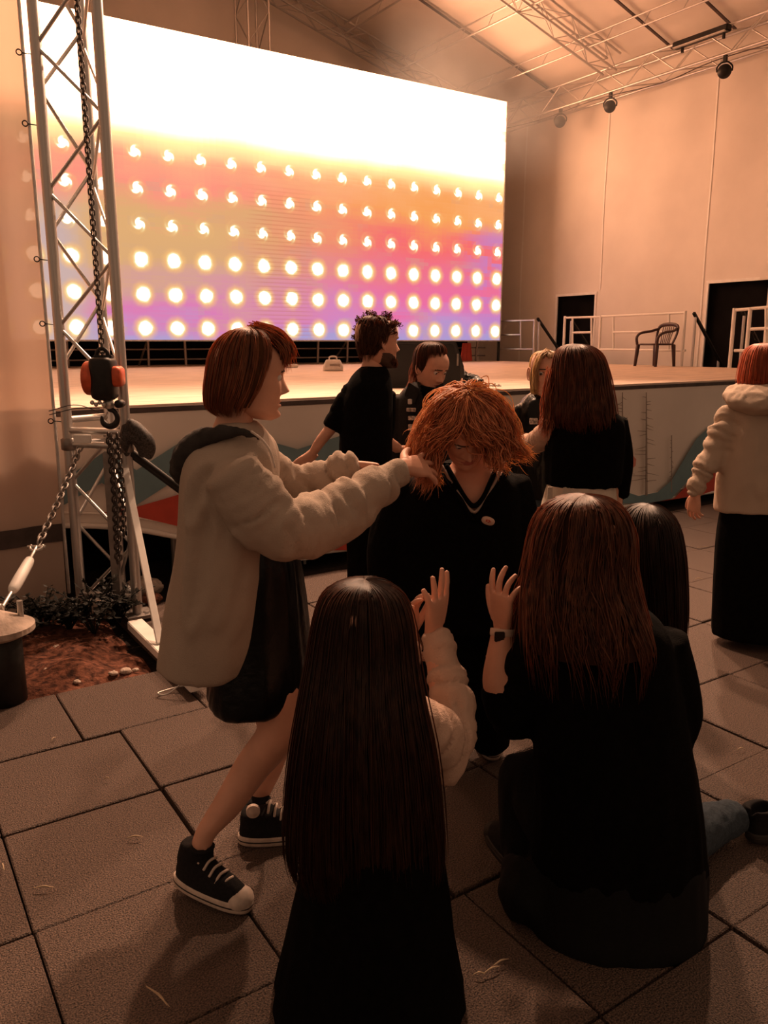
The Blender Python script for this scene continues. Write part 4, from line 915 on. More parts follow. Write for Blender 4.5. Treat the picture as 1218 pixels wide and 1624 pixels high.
# --- 1: ginger bob, grey hoodie, left
D = 2.28
p = Person('person with a ginger bob in an oversized grey hoodie reaching out both arms', J(390, 900, D))
c = J(394, 597, D); fdir = RV*.93+HV*.32-UZ*.12
p.head(c, fdir, UZ, .232)
p.limb([(385, 610, D, 26), (376, 650, D, 27), (368, 690, D, 34)])
p.add(gsil([(690, 335, 410, D, .10), (730, 310, 425, D, .15), (850, 310, 420, D, .13), (960, 325, 435, D, .14), (1040, 330, 440, D, .14)], 24))
p.limb([(430, 1020, 2.24, 46), (440, 1120, 2.22, 40), (438, 1165, 2.20, 33), (400, 1216, 2.19, 29), (362, 1274, 2.15, 24), (328, 1318, 2.10, 17), (318, 1345, 2.08, 17)])
p.limb([(425, 1020, 2.42, 44), (440, 1120, 2.44, 36), (438, 1160, 2.45, 29), (425, 1215, 2.45, 24), (412, 1260, 2.45, 16), (408, 1290, 2.45, 16)])
p.limb([(368, 748, 2.12, 24), (450, 832, 2.14, 20), (540, 800, 2.28, 18), (640, 742, 2.42, 14)]); p.limb([(420, 745, 2.44, 24), (480, 768, 2.52, 20), (555, 738, 2.55, 14)])
w = J(640, 741, 2.42); e = J(690, 738, 2.52); p.hand(w, e-w, HV*.7-UZ*.6, 1, .185, (.12, .16, .2, .26), 1.3, .1, 1.0)
w = J(556, 738, 2.55); p.hand(w, RV*.8+HV*.5-UZ*.1, -UZ*.6+RV*.2, 1, .165, (.9, 1.0, 1.0, 1.0), .1)
p.done()
sl1 = [(368, 748, 2.10, 46), (402, 796, 2.10, 52), (450, 834, 2.12, 51), (500, 830, 2.20, 48), (550, 804, 2.28, 45), (592, 776, 2.34, 37), (618, 757, 2.39, 28), (640, 744, 2.42, 23)]
sl2 = [(420, 742, 2.44, 34), (470, 772, 2.52, 34), (515, 755, 2.54, 28), (545, 741, 2.55, 25), (562, 736, 2.56, 22)]
hd = p.cloth('hoodie', [gsil([(672, 350, 402, D, .075), (688, 335, 416, D, .105), (712, 312, 432, D, .16), (750, 298, 438, D, .19), (810, 292, 436, D, .19), (880, 282, 432, D, .19), (950, 270, 430, D, .20), (1010, 261, 424, D, .205), (1045, 257, 412, D, .205)], 44, ex=2.4), gtpx(sl1), gtpx(sl2)], 'grey_hoodie', amp=.017, freq=7.5, vert=.22, seed=1, arms=[[(370, 750, 2.1), (450, 834, 2.12), (640, 744, 2.42)], [(420, 742, 2.44), (470, 772, 2.52), (562, 736, 2.56)]], aamp=.012, afreq=21, grooves=[([(395, 812, 2.08), (376, 870, 2.07), (350, 950, 2.06), (332, 1020, 2.06)], .022, .016), ([(412, 885, 2.10), (396, 950, 2.08), (368, 1040, 2.07)], .020, .015), ([(330, 790, 2.09), (318, 880, 2.08), (300, 1020, 2.08)], .016, .018), ([(345, 730, 2.09), (320, 770, 2.10), (308, 850, 2.10)], .012, .014), ([(470, 850, 2.10), (540, 830, 2.20), (585, 795, 2.28)], .012, .012), ([(440, 800, 2.06), (455, 850, 2.05), (450, 875, 2.08)], .014, .010)])
p.cloth('drawstring', [gtpx([(398, 684, 2.13, 2.2), (415, 697, 2.12, 2.2), (428, 715, 2.11, 2.2), (436, 742, 2.10, 2.2)], 8)], 'rubber_white', voxel=.002, amp=0, parent=hd)
p.cloth('hood', [gtpx([(412, 694, 2.17, 5), (375, 684, 2.15, 8), (335, 690, 2.16, 15), (302, 716, 2.20, 22), (288, 748, 2.24, 18)]), gtpx([(408, 694, 2.40, 5), (365, 684, 2.43, 8), (325, 692, 2.40, 15), (298, 720, 2.34, 22), (292, 752, 2.28, 18)]), gtpx([(345, 692, 2.29, 16), (308, 715, 2.29, 26), (292, 745, 2.28, 22), (300, 768, 2.28, 10)])], 'hood_dark', amp=.006, freq=24, vert=1, seed=2, parent=hd)
p.cloth('dress', [gsil([(800, 400, 438, D+.02, .12), (870, 395, 468, D+.02, .15), (930, 370, 480, D+.03, .17), (1000, 345, 488, D+.04, .19), (1060, 336, 490, D+.04, .21), (1094, 334, 478, D+.04, .215), (1100, 345, 468, D+.04, .20)], 44)], 'black_shiny', amp=.009, freq=16, vert=.12, seed=3)
hl = [(520, 384, 408, D, .03), (526, 364, 432, D, .062), (540, 346, 450, D, .088), (562, 334, 458, D+.005, .100), (592, 329, 452, D, .103), (620, 326, 440, D, .103), (645, 329, 420, D, .095), (660, 345, 405, D, .075)]
hair_loft(p.root, hl, 'hair_ginger', 1500, face=.28, openw=rad(62), fringe=.36, seed=1, wave=.004, r=.0017, tmin=.9)
hair_guides(p.root, [[J(402, 522, D), J(432, 530, D+.02), J(452, 545, D+.03), J(459, 572, D+.04)], [J(402, 522, D+.03), J(430, 530, D+.06), J(449, 546, D+.08), J(454, 585, D+.09)], [J(402, 522, D-.02), J(432, 532, D-.03), J(450, 552, D-.02), J(452, 582, D+.0)], [J(402, 522, D+.0), J(436, 530, D+.0), J(457, 548, D+.01), J(464, 566, D+.02)]], 'hair_ginger', 60, .009, seed=2, name='fringe', wave=.003)
hl_ = onz(280, 1402); tt = onz(386, 1440); sneaker(p.root, hl_+UZ*.02, tt+UZ*.0, J(318, 1340, 2.08), L=.27)
hl_ = onz(378, 1335); sneaker(p.root, hl_, hl_+(RV*.95+HV*.15)*.26, J(408, 1268, 2.45), patch=1, L=.26)

# --- 2: bowed head, black V-neck, centre
D = 2.78
p = Person('person in a black V-neck sweater bowing a head of tossed strawberry hair', J(735, 900, 2.85))
c = J(738, 678, 2.64); fd = -HV*.70-UZ*.72+RV*.10
p.head(c, fd, UZ*.75-HV*.65, .235, eyes=True)
p.limb([(742, 700, 2.70, 30), (748, 730, 2.74, 30), (745, 765, 2.80, 42)])
p.add(gsil([(745, 690, 800, D, .09), (775, 665, 815, D, .12), (850, 660, 805, D, .125), (960, 668, 790, D+.02, .12), (1010, 665, 795, D+.03, .13)], 28))
p.limb([(645, 770, D, 24), (622, 860, D, 20), (632, 950, D-.05, 17), (650, 985, D-.1, 14)]); p.limb([(812, 770, D, 24), (825, 860, D, 20), (818, 950, D-.05, 17), (800, 985, D-.1, 14)])
p.limb([(700, 1010, D+.03, 40), (715, 1100, D+.05, 30), (720, 1165, D+.08, 18)]); p.limb([(765, 1010, D+.03, 40), (775, 1100, D+.06, 30), (780, 1165, D+.1, 18)])
for x in (655, 796): w = J(x, 990, D-.1); p.hand(w, -UZ*.8-HV*.3, -HV*.2+RV*(1 if x < 700 else -1), -1 if x < 700 else 1, .165, (.5, .5, .5, .5))
p.done()
vz0 = J(752, 812, 2.66); vcut = lambda q: ((q-J(752, 812, D))@HV < .02) and q[2] > vz0[2] and abs((q-vz0)@RV) < (q[2]-vz0[2])*.72+.002
sw = p.cloth('sweater', [gsil([(735, 700, 792, D, .085), (748, 668, 808, D, .12), (772, 640, 824, D, .15), (830, 625, 828, D, .155), (900, 622, 826, D, .155), (960, 625, 825, D+.01, .16), (985, 632, 820, D+.01, .16)], 44, ex=2.5),
    gtpx([(655, 765, D, 32), (625, 830, D, 34), (612, 890, D-.02, 30), (620, 945, D-.06, 26), (645, 980, D-.1, 20)]), gtpx([(808, 765, D, 32), (828, 840, D, 30), (826, 900, D-.02, 28), (815, 950, D-.06, 24), (800, 980, D-.1, 20)])], 'black_knit', amp=.008, freq=12, vert=.3, seed=4, cut=vcut)
def surf(x, y):      # point on the sweater's front for small things pinned to it
    return J(x, y, D-.165)
for off, mm, rr in ((0, 'sweat_trim', .0055), (10, 'black_knit', .010), (-8, 'black_knit', .009)):
    pts = [J(700-off, 738, D-.08), J(716-off*.9, 766, D-.125), J(735-off*.5, 792, D-.150), J(752, 812+off*1.2, D-.160), J(770+off*.5, 790, D-.150), J(785+off*.9, 765, D-.125), J(797+off, 738, D-.085)]
    part('neck_trim', gtube(pts, rr, 8, 60), M[mm], sw, True)
b0 = surf(774, 826); bx_ = unit(RV-UZ*.35); by_ = unit(UZ+RV*.35-HV*.1)
bd = part('name_badge', gloft([(b0+HV*.008, bx_*.020, by_*.012), (b0, bx_*.023, by_*.0145), (b0-HV*.004, bx_*.022, by_*.0135)], 28, 6, 2.3), mat('badge_card', (.72,.50,.40), .5, 0, .06, 60), sw, True)
part('badge_mark', [gell(b0-HV*.0045+bx_*.004*math.cos(q)*1.6+by_*.0035*math.sin(q), (bx_*.0035, by_*.0025, HV*.001), 8, 5) for q in np.arange(5)*1.256], M['red'], bd)
p.cloth('trousers', [gsil([(975, 655, 798, D+.02, .13), (1020, 655, 800, D+.03, .14), (1060, 665, 798, D+.04, .12)], 30), gtpx([(700, 1030, D+.03, 46), (712, 1100, D+.05, 38), (716, 1185, D+.08, 30)]), gtpx([(765, 1030, D+.03, 44), (775, 1100, D+.06, 36), (778, 1180, D+.1, 30)])], 'black_cloth', seed=5)
g = np.random.default_rng(5); ue = unit(UZ*.75-HV*.65); ff = unit(fd-ue*(fd@ue)); ss = np.cross(ff, ue)
crown = c+ue*.118-ff*.02
paths = []
for k in range(76):       # hair thrown forward around the bowed head
    q = rad(-220)+rad(360)*k/76+g.normal(0, .05); o = ss*math.cos(q)-ff*math.sin(q)     # q=-90 towards the face, 0/180 the ears
    ln = 1.0; side = RV if o@RV > 0 else -RV
    a1 = c+ue*.095+o*.085; a2 = c+ue*.02+o*.122; lf = .5+.5*np.clip(-(o@RV), -1, 1); a3 = a2-UZ*(.035+.045*lf)+o*.010-HV*.015; a4 = a3-UZ*(.02+.05*lf)+o*.03*lf+RV*g.normal(0, .012)
    if abs(q-rad(-78)) < rad(44): sd = ss*(1 if q > rad(-70) else -1); a1 = c+ue*.10+o*.075; a2 = c+ue*.072+o*.098+sd*.02; a3 = a2+sd*.035-ue*.035+o*.004; a4 = a3+sd*.02-ue*.06
    paths.append([crown+o*.02, a1, a2, a3, a4])
hair_guides(p.root, paths, 'hair_blond', 28, .012, 18, 3, .0018, .016, 'hair')
v, f = gell(c+ue*.012-ff*.03, (ss*.088, ff*.098, ue*.118), 28, 20); part('hair_base', [(v, f), gell(c+ue*.052-ff*.004, (ss*.086, ff*.096, ue*.078), 28, 20)], HU[M['hair_blond'].name], p.root, True)
fly = [[J(775, 650, 2.62), J(800, 690, 2.58), J(815, 718, 2.60), J(842, 722, 2.62)], [J(770, 640, 2.62), J(806, 672, 2.56), J(822, 705, 2.58), J(838, 716, 2.60)], [J(780, 665, 2.62), J(795, 710, 2.60), J(812, 722, 2.62), J(836, 732, 2.63)], [J(770, 690, 2.6), J(776, 730, 2.6), J(795, 738, 2.61), J(805, 745, 2.62)],
       [J(700, 640, 2.62), J(672, 690, 2.58), J(660, 730, 2.60), J(652, 752, 2.64)], [J(705, 650, 2.6), J(680, 705, 2.57), J(672, 742, 2.6), J(684, 762, 2.64)], [J(700, 660, 2.6), J(690, 720, 2.57), J(688, 750, 2.6), J(700, 768, 2.64)], [J(690, 640, 2.64), J(664, 680, 2.62), J(652, 715, 2.64), J(648, 742, 2.68)], [J(780, 640, 2.6), J(812, 680, 2.56), J(818, 700, 2.56), J(846, 726, 2.6)], [J(785, 645, 2.6), J(800, 668, 2.55), J(808, 700, 2.55), J(800, 722, 2.57)], [J(720, 622, 2.6), J(690, 640, 2.55), J(668, 672, 2.55), J(650, 700, 2.58)], [J(750, 620, 2.6), J(785, 628, 2.55), J(812, 660, 2.55), J(828, 700, 2.57)]]
hair_guides(p.root, fly, 'hair_blond', 40, .008, 18, 4, .0015, .010, 'flying_locks')
tt = onz(782, 1205); sneaker(p.root, tt+HV*.25-RV*.02, tt, J(772, 1165, D+.22), L=.26)
tt = onz(708, 1210); sneaker(p.root, tt+HV*.25+RV*.02, tt, J(708, 1168, D+.20), L=.26)

# --- 3: long dark hair, beige sweater, front centre, kneeling
D = 1.74
p = Person('person kneeling in front with very long dark straight hair and raised clapping hands', J(590, 1400, D))
c = J(578, 1000, D+.02); p.head(c, HV*.9+RV*.4, UZ, .225, eyes=False)
p.limb([(575, 1040, D, 34), (573, 1090, D, 34), (572, 1130, D, 44)])
p.add(gsil([(1100, 520, 640, D, .10), (1140, 500, 660, D, .13), (1250, 510, 655, D, .12), (1380, 505, 665, D, .14), (1440, 500, 680, D, .15)], 24))
p.limb([(650, 1135, D, 30), (715, 1175, D+.12, 26), (700, 1080, D+.22, 22), (689, 1000, D+.28, 17)]); p.limb([(515, 1135, D, 30), (520, 1180, D+.15, 26), (600, 1120, D+.28, 22), (650, 1013, D+.37, 17)])
p.limb([(550, 1440, D, 70), (545, 1560, D+.08, 55), (540, 1640, D-.15, 40)]); p.limb([(630, 1440, D, 70), (640, 1560, D+.08, 55), (640, 1640, D-.15, 40)])
w = J(687, 1003, D+.28); e = J(698, 918, D+.26); p.hand(w, e-w, -RV*.75+HV*.55, -1, .185, (.10, .06, .08, .16), .9, .2, .75)
w = J(651, 1012, D+.37); e = J(652, 940, D+.36); p.hand(w, e-w, RV*.75-HV*.45, 1, .165, (.42, .38, .35, .3), .5, .2, .8)
p.done()
p.cloth('sweater', [gsil([(1095, 535, 615, D, .075), (1115, 500, 665, D, .12), (1150, 488, 678, D, .15), (1230, 490, 680, D, .15), (1320, 490, 690, D, .16)], 40),
    gtpx([(650, 1140, D, 44), (690, 1168, D+.06, 46), (716, 1168, D+.12, 40), (718, 1120, D+.18, 35), (708, 1070, D+.23, 32), (698, 1030, D+.26, 26), (690, 1004, D+.28, 23)]), gtpx([(515, 1140, D, 42), (525, 1180, D+.14, 40), (600, 1130, D+.28, 34), (636, 1070, D+.34, 26), (650, 1018, D+.37, 20)]),
    gtpx([(700, 1160, D+.06, 34), (712, 1200, D+.07, 30), (704, 1240, D+.06, 18)])], 'beige_knit', amp=.007, freq=14, seed=6, arms=[[(716, 1168, D+.12), (690, 1004, D+.28)], [(650, 1140, D), (716, 1168, D+.12)]], aamp=.008, afreq=30)
p.cloth('skirt', [gsil([(1300, 486, 694, D, .165), (1370, 480, 704, D, .175), (1420, 470, 712, D, .19), (1500, 452, 722, D, .21), (1570, 436, 735, D-.01, .24), (1590, 432, 740, D-.01, .25)], 44)], 'black_cloth', amp=.012, freq=12, vert=.1, seed=7)
hl = [(921, 560, 596, D+.02, .03), (928, 532, 622, D+.02, .065), (945, 512, 642, D+.02, .092), (985, 499, 655, D+.02, .108), (1040, 490, 662, D+.01, .112), (1110, 478, 674, D-.03, .12), (1190, 465, 690, D-.05, .125), (1280, 456, 700, D-.05, .125), (1350, 455, 704, D-.05, .12), (1400, 468, 700, D-.05, .11)]
hair_loft(p.root, hl, 'hair_brown', 2000, K=22, face=rad(68), openw=rad(50), fringe=.25, seed=3, wave=.006, r=.0019, tmin=.9, loose=.03)

# --- 4: auburn wavy hair, black clothes, front right, half kneeling
D = 2.02
p = Person('person half kneeling in black with long wavy auburn hair and a pale wristwatch', J(960, 1300, D))
c = J(925, 862, D+.03); p.head(c, HV*.85-RV*.5, UZ, .232, eyes=False)
p.limb([(930, 900, D, 34), (935, 945, D, 34), (940, 985, D, 44)])
p.add(gsil([(965, 880, 1010, D, .09), (1010, 860, 1045, D, .13), (1150, 870, 1060, D, .13), (1300, 870, 1080, D, .15), (1380, 870, 1080, D, .15)], 24))
p.limb([(870, 1010, D, 30), (812, 1120, D+.03, 25), (790, 1085, D+.04, 25), (794, 1040, D+.06, 23), (797, 996, D+.08, 17)])
p.limb([(1050, 1010, D, 30), (1075, 1140, D+.02, 26), (1050, 1250, D+.15, 20)])
w = J(797, 996, D+.08); e = J(793, 912, D+.07); p.hand(w, e-w, RV*.8+HV*.5, 1, .185, (.15, .25, .3, .35), .8, .3, .9)
w = J(1045, 1262, D+.15); p.hand(w, -UZ*.3+HV*.8, -UZ, 1, .165, (.3, .3, .3, .3))
f0 = onz(1180, 1325)+UZ*.045
p.limb([(1165, 1308, 2.36, 15), (1195, 1302, 2.40, 14)])
p.done()
p.cloth('jacket', [gsil([(955, 895, 985, D, .075), (972, 868, 1030, D, .12), (1005, 850, 1058, D, .155), (1080, 845, 1075, D, .165), (1180, 848, 1090, D, .17), (1280, 850, 1108, D, .18), (1360, 845, 1116, D, .19)], 40),
    gtpx([(868, 1015, D, 44), (835, 1080, D+.04, 46), (812, 1120, D+.04, 42), (795, 1105, D+.04, 32), (790, 1088, D+.04, 28)]), gtpx([(820, 1115, D+.06, 38), (812, 1160, D+.05, 30)]), gtpx([(1048, 1015, D, 42), (1072, 1130, D+.02, 38), (1055, 1225, D+.12, 28)])], 'black_cloth', amp=.008, seed=8, arms=[[(868, 1015, D), (815, 1120, D+.07)]])
kn = J(832, 1222, D+.16)
p.cloth('trousers', [gsil([(1340, 850, 1115, D, .18), (1400, 838, 1115, D, .20), (1450, 835, 1110, D-.02, .20), (1475, 850, 1095, D-.02, .17)], 36), gtpx([(930, 1330, D+.02, 80), (870, 1260, D+.12, 62), (832, 1228, D+.17, 40), (826, 1290, D+.16, 34), (830, 1360, D+.10, 32)]), gtpx([(850, 1400, D+.0, 60), (820, 1440, D-.05, 40)])], 'dark_jeans', amp=.008, seed=9)
p.cloth('shin', [gtube([J(1040, 1350, D+.12), onz(1110, 1345)+UZ*.07, onz(1166, 1325)+UZ*.075], [.095, .075, .052], 14)], 'jeans', amp=.005, freq=26, vert=1, seed=10)
a_ = onz(1185, 1322)+UZ*.05; sneaker(p.root, onz(1186, 1338)+UZ*.01, onz(1186, 1338)+RV*.24+HV*.10+UZ*.01, onz(1188, 1322)+UZ*.075, L=.25, laces=False, m='canvas', name='shoe', sole='rubber_dark')
tt = onz(838, 1395); sneaker(p.root, tt, tt+HV*.22-RV*.08, J(832, 1345, D+.1), L=.25, laces=False, name='shoe', sole='rubber_dark')
hl = [(786, 905, 950, D+.03, .03), (794, 880, 972, D+.03, .07), (812, 858, 992, D+.03, .10), (850, 842, 1004, D+.03, .115), (900, 832, 1006, D+.02, .12), (945, 826, 1015, D-.01, .135), (990, 824, 1028, D-.04, .15), (1030, 826, 1035, D-.06, .15), (1090, 835, 1028, D-.07, .14)]
hair_loft(p.root, hl, 'hair_auburn', 2000, K=22, face=rad(120), openw=rad(45), fringe=.3, seed=4, wave=.014, wfreq=11, r=.0020, tmin=.58, loose=.06)
hair_guides(p.root, [[J(862, 820, D+.05), J(842, 900, D+.08), J(828, 970, D+.08), J(822, 1030, D+.05)], [J(870, 830, D+.1), J(848, 910, D+.13), J(840, 980, D+.12), J(826, 1060, D+.08)], [J(860, 850, D+.08), J(838, 930, D+.12), J(824, 990, D+.12), J(816, 1015, D+.12)]], 'hair_auburn', 60, .014, 18, 6, .0018, .012, 'side_locks')
w = J(796.5, 1003, D+.078); dv = unit(J(794, 1040, D+.06)-w); ax_, bx_, _ = frame(dv)
wt = part('wristwatch', gtube([w-dv*.011, w-dv*.008, w+dv*.008, w+dv*.011], [.030, .0335, .0335, .030], 24, 8, cap=False), M['watch'], p.root, True)
part('watch_face', gbox(w-HV*.033-RV*.012, (.028, .008, .028), (RV, HV, UZ)), M['iris'], wt, bevel=.002)

# --- 5: dark hair behind 4
D = 2.42
p = Person('person with long near-black hair crouching half hidden behind the auburn hair', J(1030, 1200, D))
c = J(1028, 868, D); p.head(c, HV*.8-RV*.6, UZ, .22, eyes=False)
w = J(986, 1152, D+.22); p.hand(w, HV+RV*.4, -UZ, 1, .165, (.3, .3, .3, .3)); w = J(1039, 1152, D+.24); p.hand(w, HV-RV*.3, -UZ, -1, .165, (.3, .3, .3, .3))
p.limb([(1030, 910, D, 28), (1030, 960, D, 30)]); p.add(gsil([(960, 1000, 1060, D, .06), (1000, 990, 1066, D, .09), (1150, 990, 1068, D, .09), (1250, 985, 1070, D, .1)], 24))
p.done()
p.cloth('top', [gsil([(950, 1000, 1060, D, .07), (985, 975, 1078, D, .12), (1050, 965, 1082, D, .14), (1150, 965, 1085, D, .15), (1260, 960, 1090, D, .17), (1300, 970, 1085, D, .16)], 36), gtpx([(982, 1000, D, 22), (962, 1080, D+.08, 20), (985, 1150, D+.22, 14)]), gtpx([(1066, 1000, D, 22), (1066, 1080, D+.10, 20), (1040, 1150, D+.24, 14)])], 'black_cloth', seed=11)
p.cloth('trousers', [gtpx([(1000, 1290, D, 60), (985, 1240, D+.25, 50), (985, 1300, D+.2, 36)]), gtpx([(1050, 1290, D, 60), (1045, 1245, D+.25, 46), (1045, 1300, D+.2, 34)])], 'dark_jeans', seed=12)
hl = [(801, 1014, 1042, D, .03), (808, 998, 1056, D, .07), (828, 984, 1073, D-.01, .105), (870, 979, 1081, D-.02, .12), (920, 981, 1084, D-.02, .125), (970, 985, 1085, D-.03, .125), (1010, 990, 1084, D-.03, .11), (1035, 1005, 1082, D-.03, .09)]
hair_loft(p.root, hl, 'hair_black', 1000, face=rad(127), openw=rad(40), fringe=.3, seed=5, wave=.006, r=.002, loose=.04)

# --- 6: bearded man in a dark T-shirt
D = 3.92
p = Person('bearded man in a dark T-shirt turned away towards the stage', J(590, 900, D))
c = J(598, 543, D); p.head(c, RV*.88+HV*.45-UZ*.05, UZ, .24, True)
p.limb([(594, 560, D, 17), (590, 585, D, 18), (586, 605, D, 24)])
p.add(gsil([(598, 568, 612, D, .08), (625, 550, 618, D, .11), (700, 552, 616, D, .11), (760, 555, 618, D, .12)], 24))
p.limb([(558, 622, D, 10), (541, 650, D, 10), (527, 676, D-.01, 10), (508, 700, D-.02, 9), (494, 722, D, 7)]); p.limb([(615, 630, D+.12, 14), (608, 690, D+.1, 12), (632, 712, D+.2, 8)])
p.limb([(575, 770, D, 22), (572, 890, D, 17), (570, 1030, D, 11)]); p.limb([(605, 770, D, 22), (606, 890, D, 17), (606, 1030, D, 11)])
w = J(494, 722, D); p.hand(w, J(474, 742, D)-w, HV*.6+UZ*.4, 1, .19, (.35, .35, .4, .45), .5, .3, .8)
w = J(632, 712, D+.2); p.hand(w, RV*.9+HV*.3, -UZ, 1, .18, (.4, .4, .4, .4))
p.done()
p.cloth('tshirt', [gsil([(581, 574, 612, D, .07), (592, 562, 618, D, .10), (610, 551, 622, D, .135), (640, 543, 623, D, .14), (690, 539, 622, D, .135), (735, 538, 622, D, .135), (750, 540, 621, D, .135)], 40), gtpx([(560, 618, D, 17), (540, 652, D, 17), (526, 678, D-.01, 16)]), gtpx([(612, 622, D+.10, 16), (612, 665, D+.11, 16), (608, 698, D+.1, 15)])], 'black_knit', amp=.004, freq=10, seed=13, arms=[[(560, 618, D), (526, 678, D)]], aamp=.003)
p.cloth('trousers', [gsil([(740, 545, 622, D, .12), (790, 548, 624, D, .12)], 24), gtpx([(570, 790, D, 24), (570, 890, D, 20), (570, 1030, D, 16)]), gtpx([(606, 790, D, 24), (607, 890, D, 20), (607, 1030, D, 16)])], 'black_cloth', seed=14)
hl = [(501, 585, 604, D, .03), (505, 574, 616, D, .07), (516, 567, 623, D, .095), (532, 565, 624, D, .105), (548, 566, 618, D, .10), (562, 568, 606, D, .085), (574, 572, 594, D-.01, .06)]
hair_loft(p.root, hl, 'hair_man', 900, K=14, face=rad(24), openw=rad(64), fringe=.34, seed=6, wave=.016, wfreq=16, r=.0022, tmin=.6, loose=.2, base=.95)
g = np.random.default_rng(21); cur = []
for k in range(46):
    q = g.uniform(-math.pi, math.pi); h = g.uniform(.0, 1); o = RV*math.cos(q)*.095+HV*math.sin(q)*.095; a = c+o*math.sqrt(max(.05, 1-h*h))*1.02+UZ*(.02+.10*h)
    if math.cos(q-rad(24)) > .5 and h < .55: continue
    e = unit(o)*.010+UZ*.008; cur.append([a, a+e+RV*g.normal(0, .008), a+e*1.4+UZ*g.normal(0, .012)+RV*g.normal(0, .012), a+e*.9-UZ*.012])
hair_guides(p.root, cur, 'hair_man', 14, .008, 14, 8, .0016, .006, 'curls')
b = []
for k in range(60):
    q = g.uniform(-1.25, 1.25); fv = unit(RV*.88+HV*.45); sv = np.cross(fv, UZ); a = c-UZ*(.062+.038*math.cos(q))+fv*(.012+.080*math.cos(q))+sv*.060*math.sin(q); b.append([a+UZ*g.uniform(0, .015), a-UZ*.004+fv*.004, a-UZ*.010+fv*.005, a-UZ*.015+fv*.003])
hair_guides(p.root, b, 'hair_man', 14, .005, 10, 9, .0011, .002, 'beard')
for x in (570, 607): h_ = J(x, 1045, D+.02); h_[2] = 0; sneaker(p.root, h_, h_+RV*.2+HV*.16, h_+RV*.05+HV*.03+UZ*.10, laces=False, L=.26, name="shoe", sole="rubber_dark")

# --- 7: denim jacket with patches, looking down
D = 4.35
p = Person('person in a patched black denim jacket with hair tied back looking down', J(675, 900, D))
c = J(683, 584, D-.02); p.head(c, -HV*.70+RV*.58-UZ*.36, UZ+RV*.05, .225)
p.limb([(676, 598, D, 14), (674, 615, D, 15), (673, 632, D, 20)])
p.add(gsil([(625, 650, 700, D, .08), (650, 638, 708, D, .11), (740, 642, 705, D, .11), (800, 640, 708, D, .12)], 24))
p.limb([(640, 645, D, 12), (632, 700, D, 10), (640, 760, D-.05, 8)]); p.limb([(706, 645, D, 12), (716, 700, D, 10), (708, 760, D-.05, 8)])
p.limb([(655, 800, D, 18), (656, 900, D, 14), (656, 985, D, 10)]); p.limb([(692, 800, D, 18), (692, 900, D, 14), (692, 985, D, 10)])
for x, s_ in ((641, 1), (707, -1)): w = J(x, 764, D-.05); p.hand(w, -UZ-HV*.2, RV*s_, -s_, .165, (.4, .4, .4, .4))
p.done()
jk = p.cloth('denim_jacket', [gsil([(606, 655, 697, D, .07), (616, 642, 708, D, .105), (634, 632, 715, D, .13), (680, 630, 716, D, .135), (740, 632, 714, D, .135), (775, 634, 712, D, .135)], 40), gtpx([(640, 632, D, 14), (630, 690, D, 14), (638, 755, D-.05, 12)]), gtpx([(707, 632, D, 14), (718, 690, D, 14), (710, 755, D-.05, 12)])], 'black_denim', amp=.007, freq=12, seed=15, cut=lambda q: ((q-J(680, 640, D))@HV < .0) and abs((q-J(680, 640, D))@RV) < .035+.05*max(0, (q[2]-J(680, 640, D)[2])*3) and q[2] > J(680, 760, D)[2])
p.cloth('black_top', [gsil([(609, 662, 690, D, .06), (622, 655, 700, D, .105), (660, 648, 704, D, .122), (760, 648, 704, D, .122)], 30)], 'black_knit', seed=16)
for sx in (-1, 1):
    a = J(676+sx*9, 618, D-.12); part('collar', gprism([a-UZ*.0, a+RV*sx*.06+UZ*.035+HV*.05, a+RV*sx*.085-UZ*.03+HV*.05, a+RV*sx*.03-UZ*.075-HV*.005], -HV*.012), M['black_denim'], jk, bevel=.003)
for x, y, w_, h_, mm in ((650, 637, .022, .026, 'paleplastic'), (652, 650, .05, .02, 'patch'), (654, 663, .045, .022, 'patch'), (655, 678, .05, .035, 'patch'), (712, 640, .02, .02, 'patch'), (710, 660, .035, .03, 'patch')):
    a = J(x, y, D-.138-.0); part('patch', gbox(a, (w_, .006, h_), (RV, HV, UZ)), M[mm], jk, bevel=.002)
part('patch_ring', gtube([J(656, 680, D-.145)+RV*.016*math.cos(q)+UZ*.016*math.sin(q) for q in np.linspace(0, 6.2, 14)], .003, 6, 30), M['paleplastic'], jk, True)
p.cloth('trousers', [gsil([(765, 640, 708, D, .12), (810, 640, 708, D, .12)], 24), gtpx([(656, 810, D, 20), (656, 900, D, 17), (656, 985, D, 14)]), gtpx([(692, 810, D, 20), (692, 900, D, 17), (692, 985, D, 14)])], 'black_denim', seed=17)
hl = [(543, 674, 694, D-.02, .04), (547, 665, 702, D-.02, .08), (556, 658, 707, D-.015, .105), (570, 655, 707, D-.005, .112), (585, 655, 702, D+.01, .10), (600, 657, 692, D+.03, .08)]
hair_loft(p.root, hl, 'hair_man', 800, face=rad(-48), openw=rad(50), fringe=.62, seed=7, wave=.003, r=.0018, loose=.05)
hair_guides(p.root, [[J(662, 575, D+.05), J(656, 595, D+.03), J(652, 615, D-.02), J(645, 632, D-.05)], [J(664, 580, D+.05), J(659, 600, D+.02), J(650, 622, D-.03), J(648, 640, D-.06)]], 'hair_ginger', 70, .010, 16, 10, .0016, .008, 'ponytail')
for x in (656, 692): h_ = J(x, 990, D+.04); h_[2] = 0; sneaker(p.root, h_, h_-HV*.24+RV*.04, h_-HV*.06+UZ*.10, laces=False, L=.25, name="shoe", sole="rubber_dark")

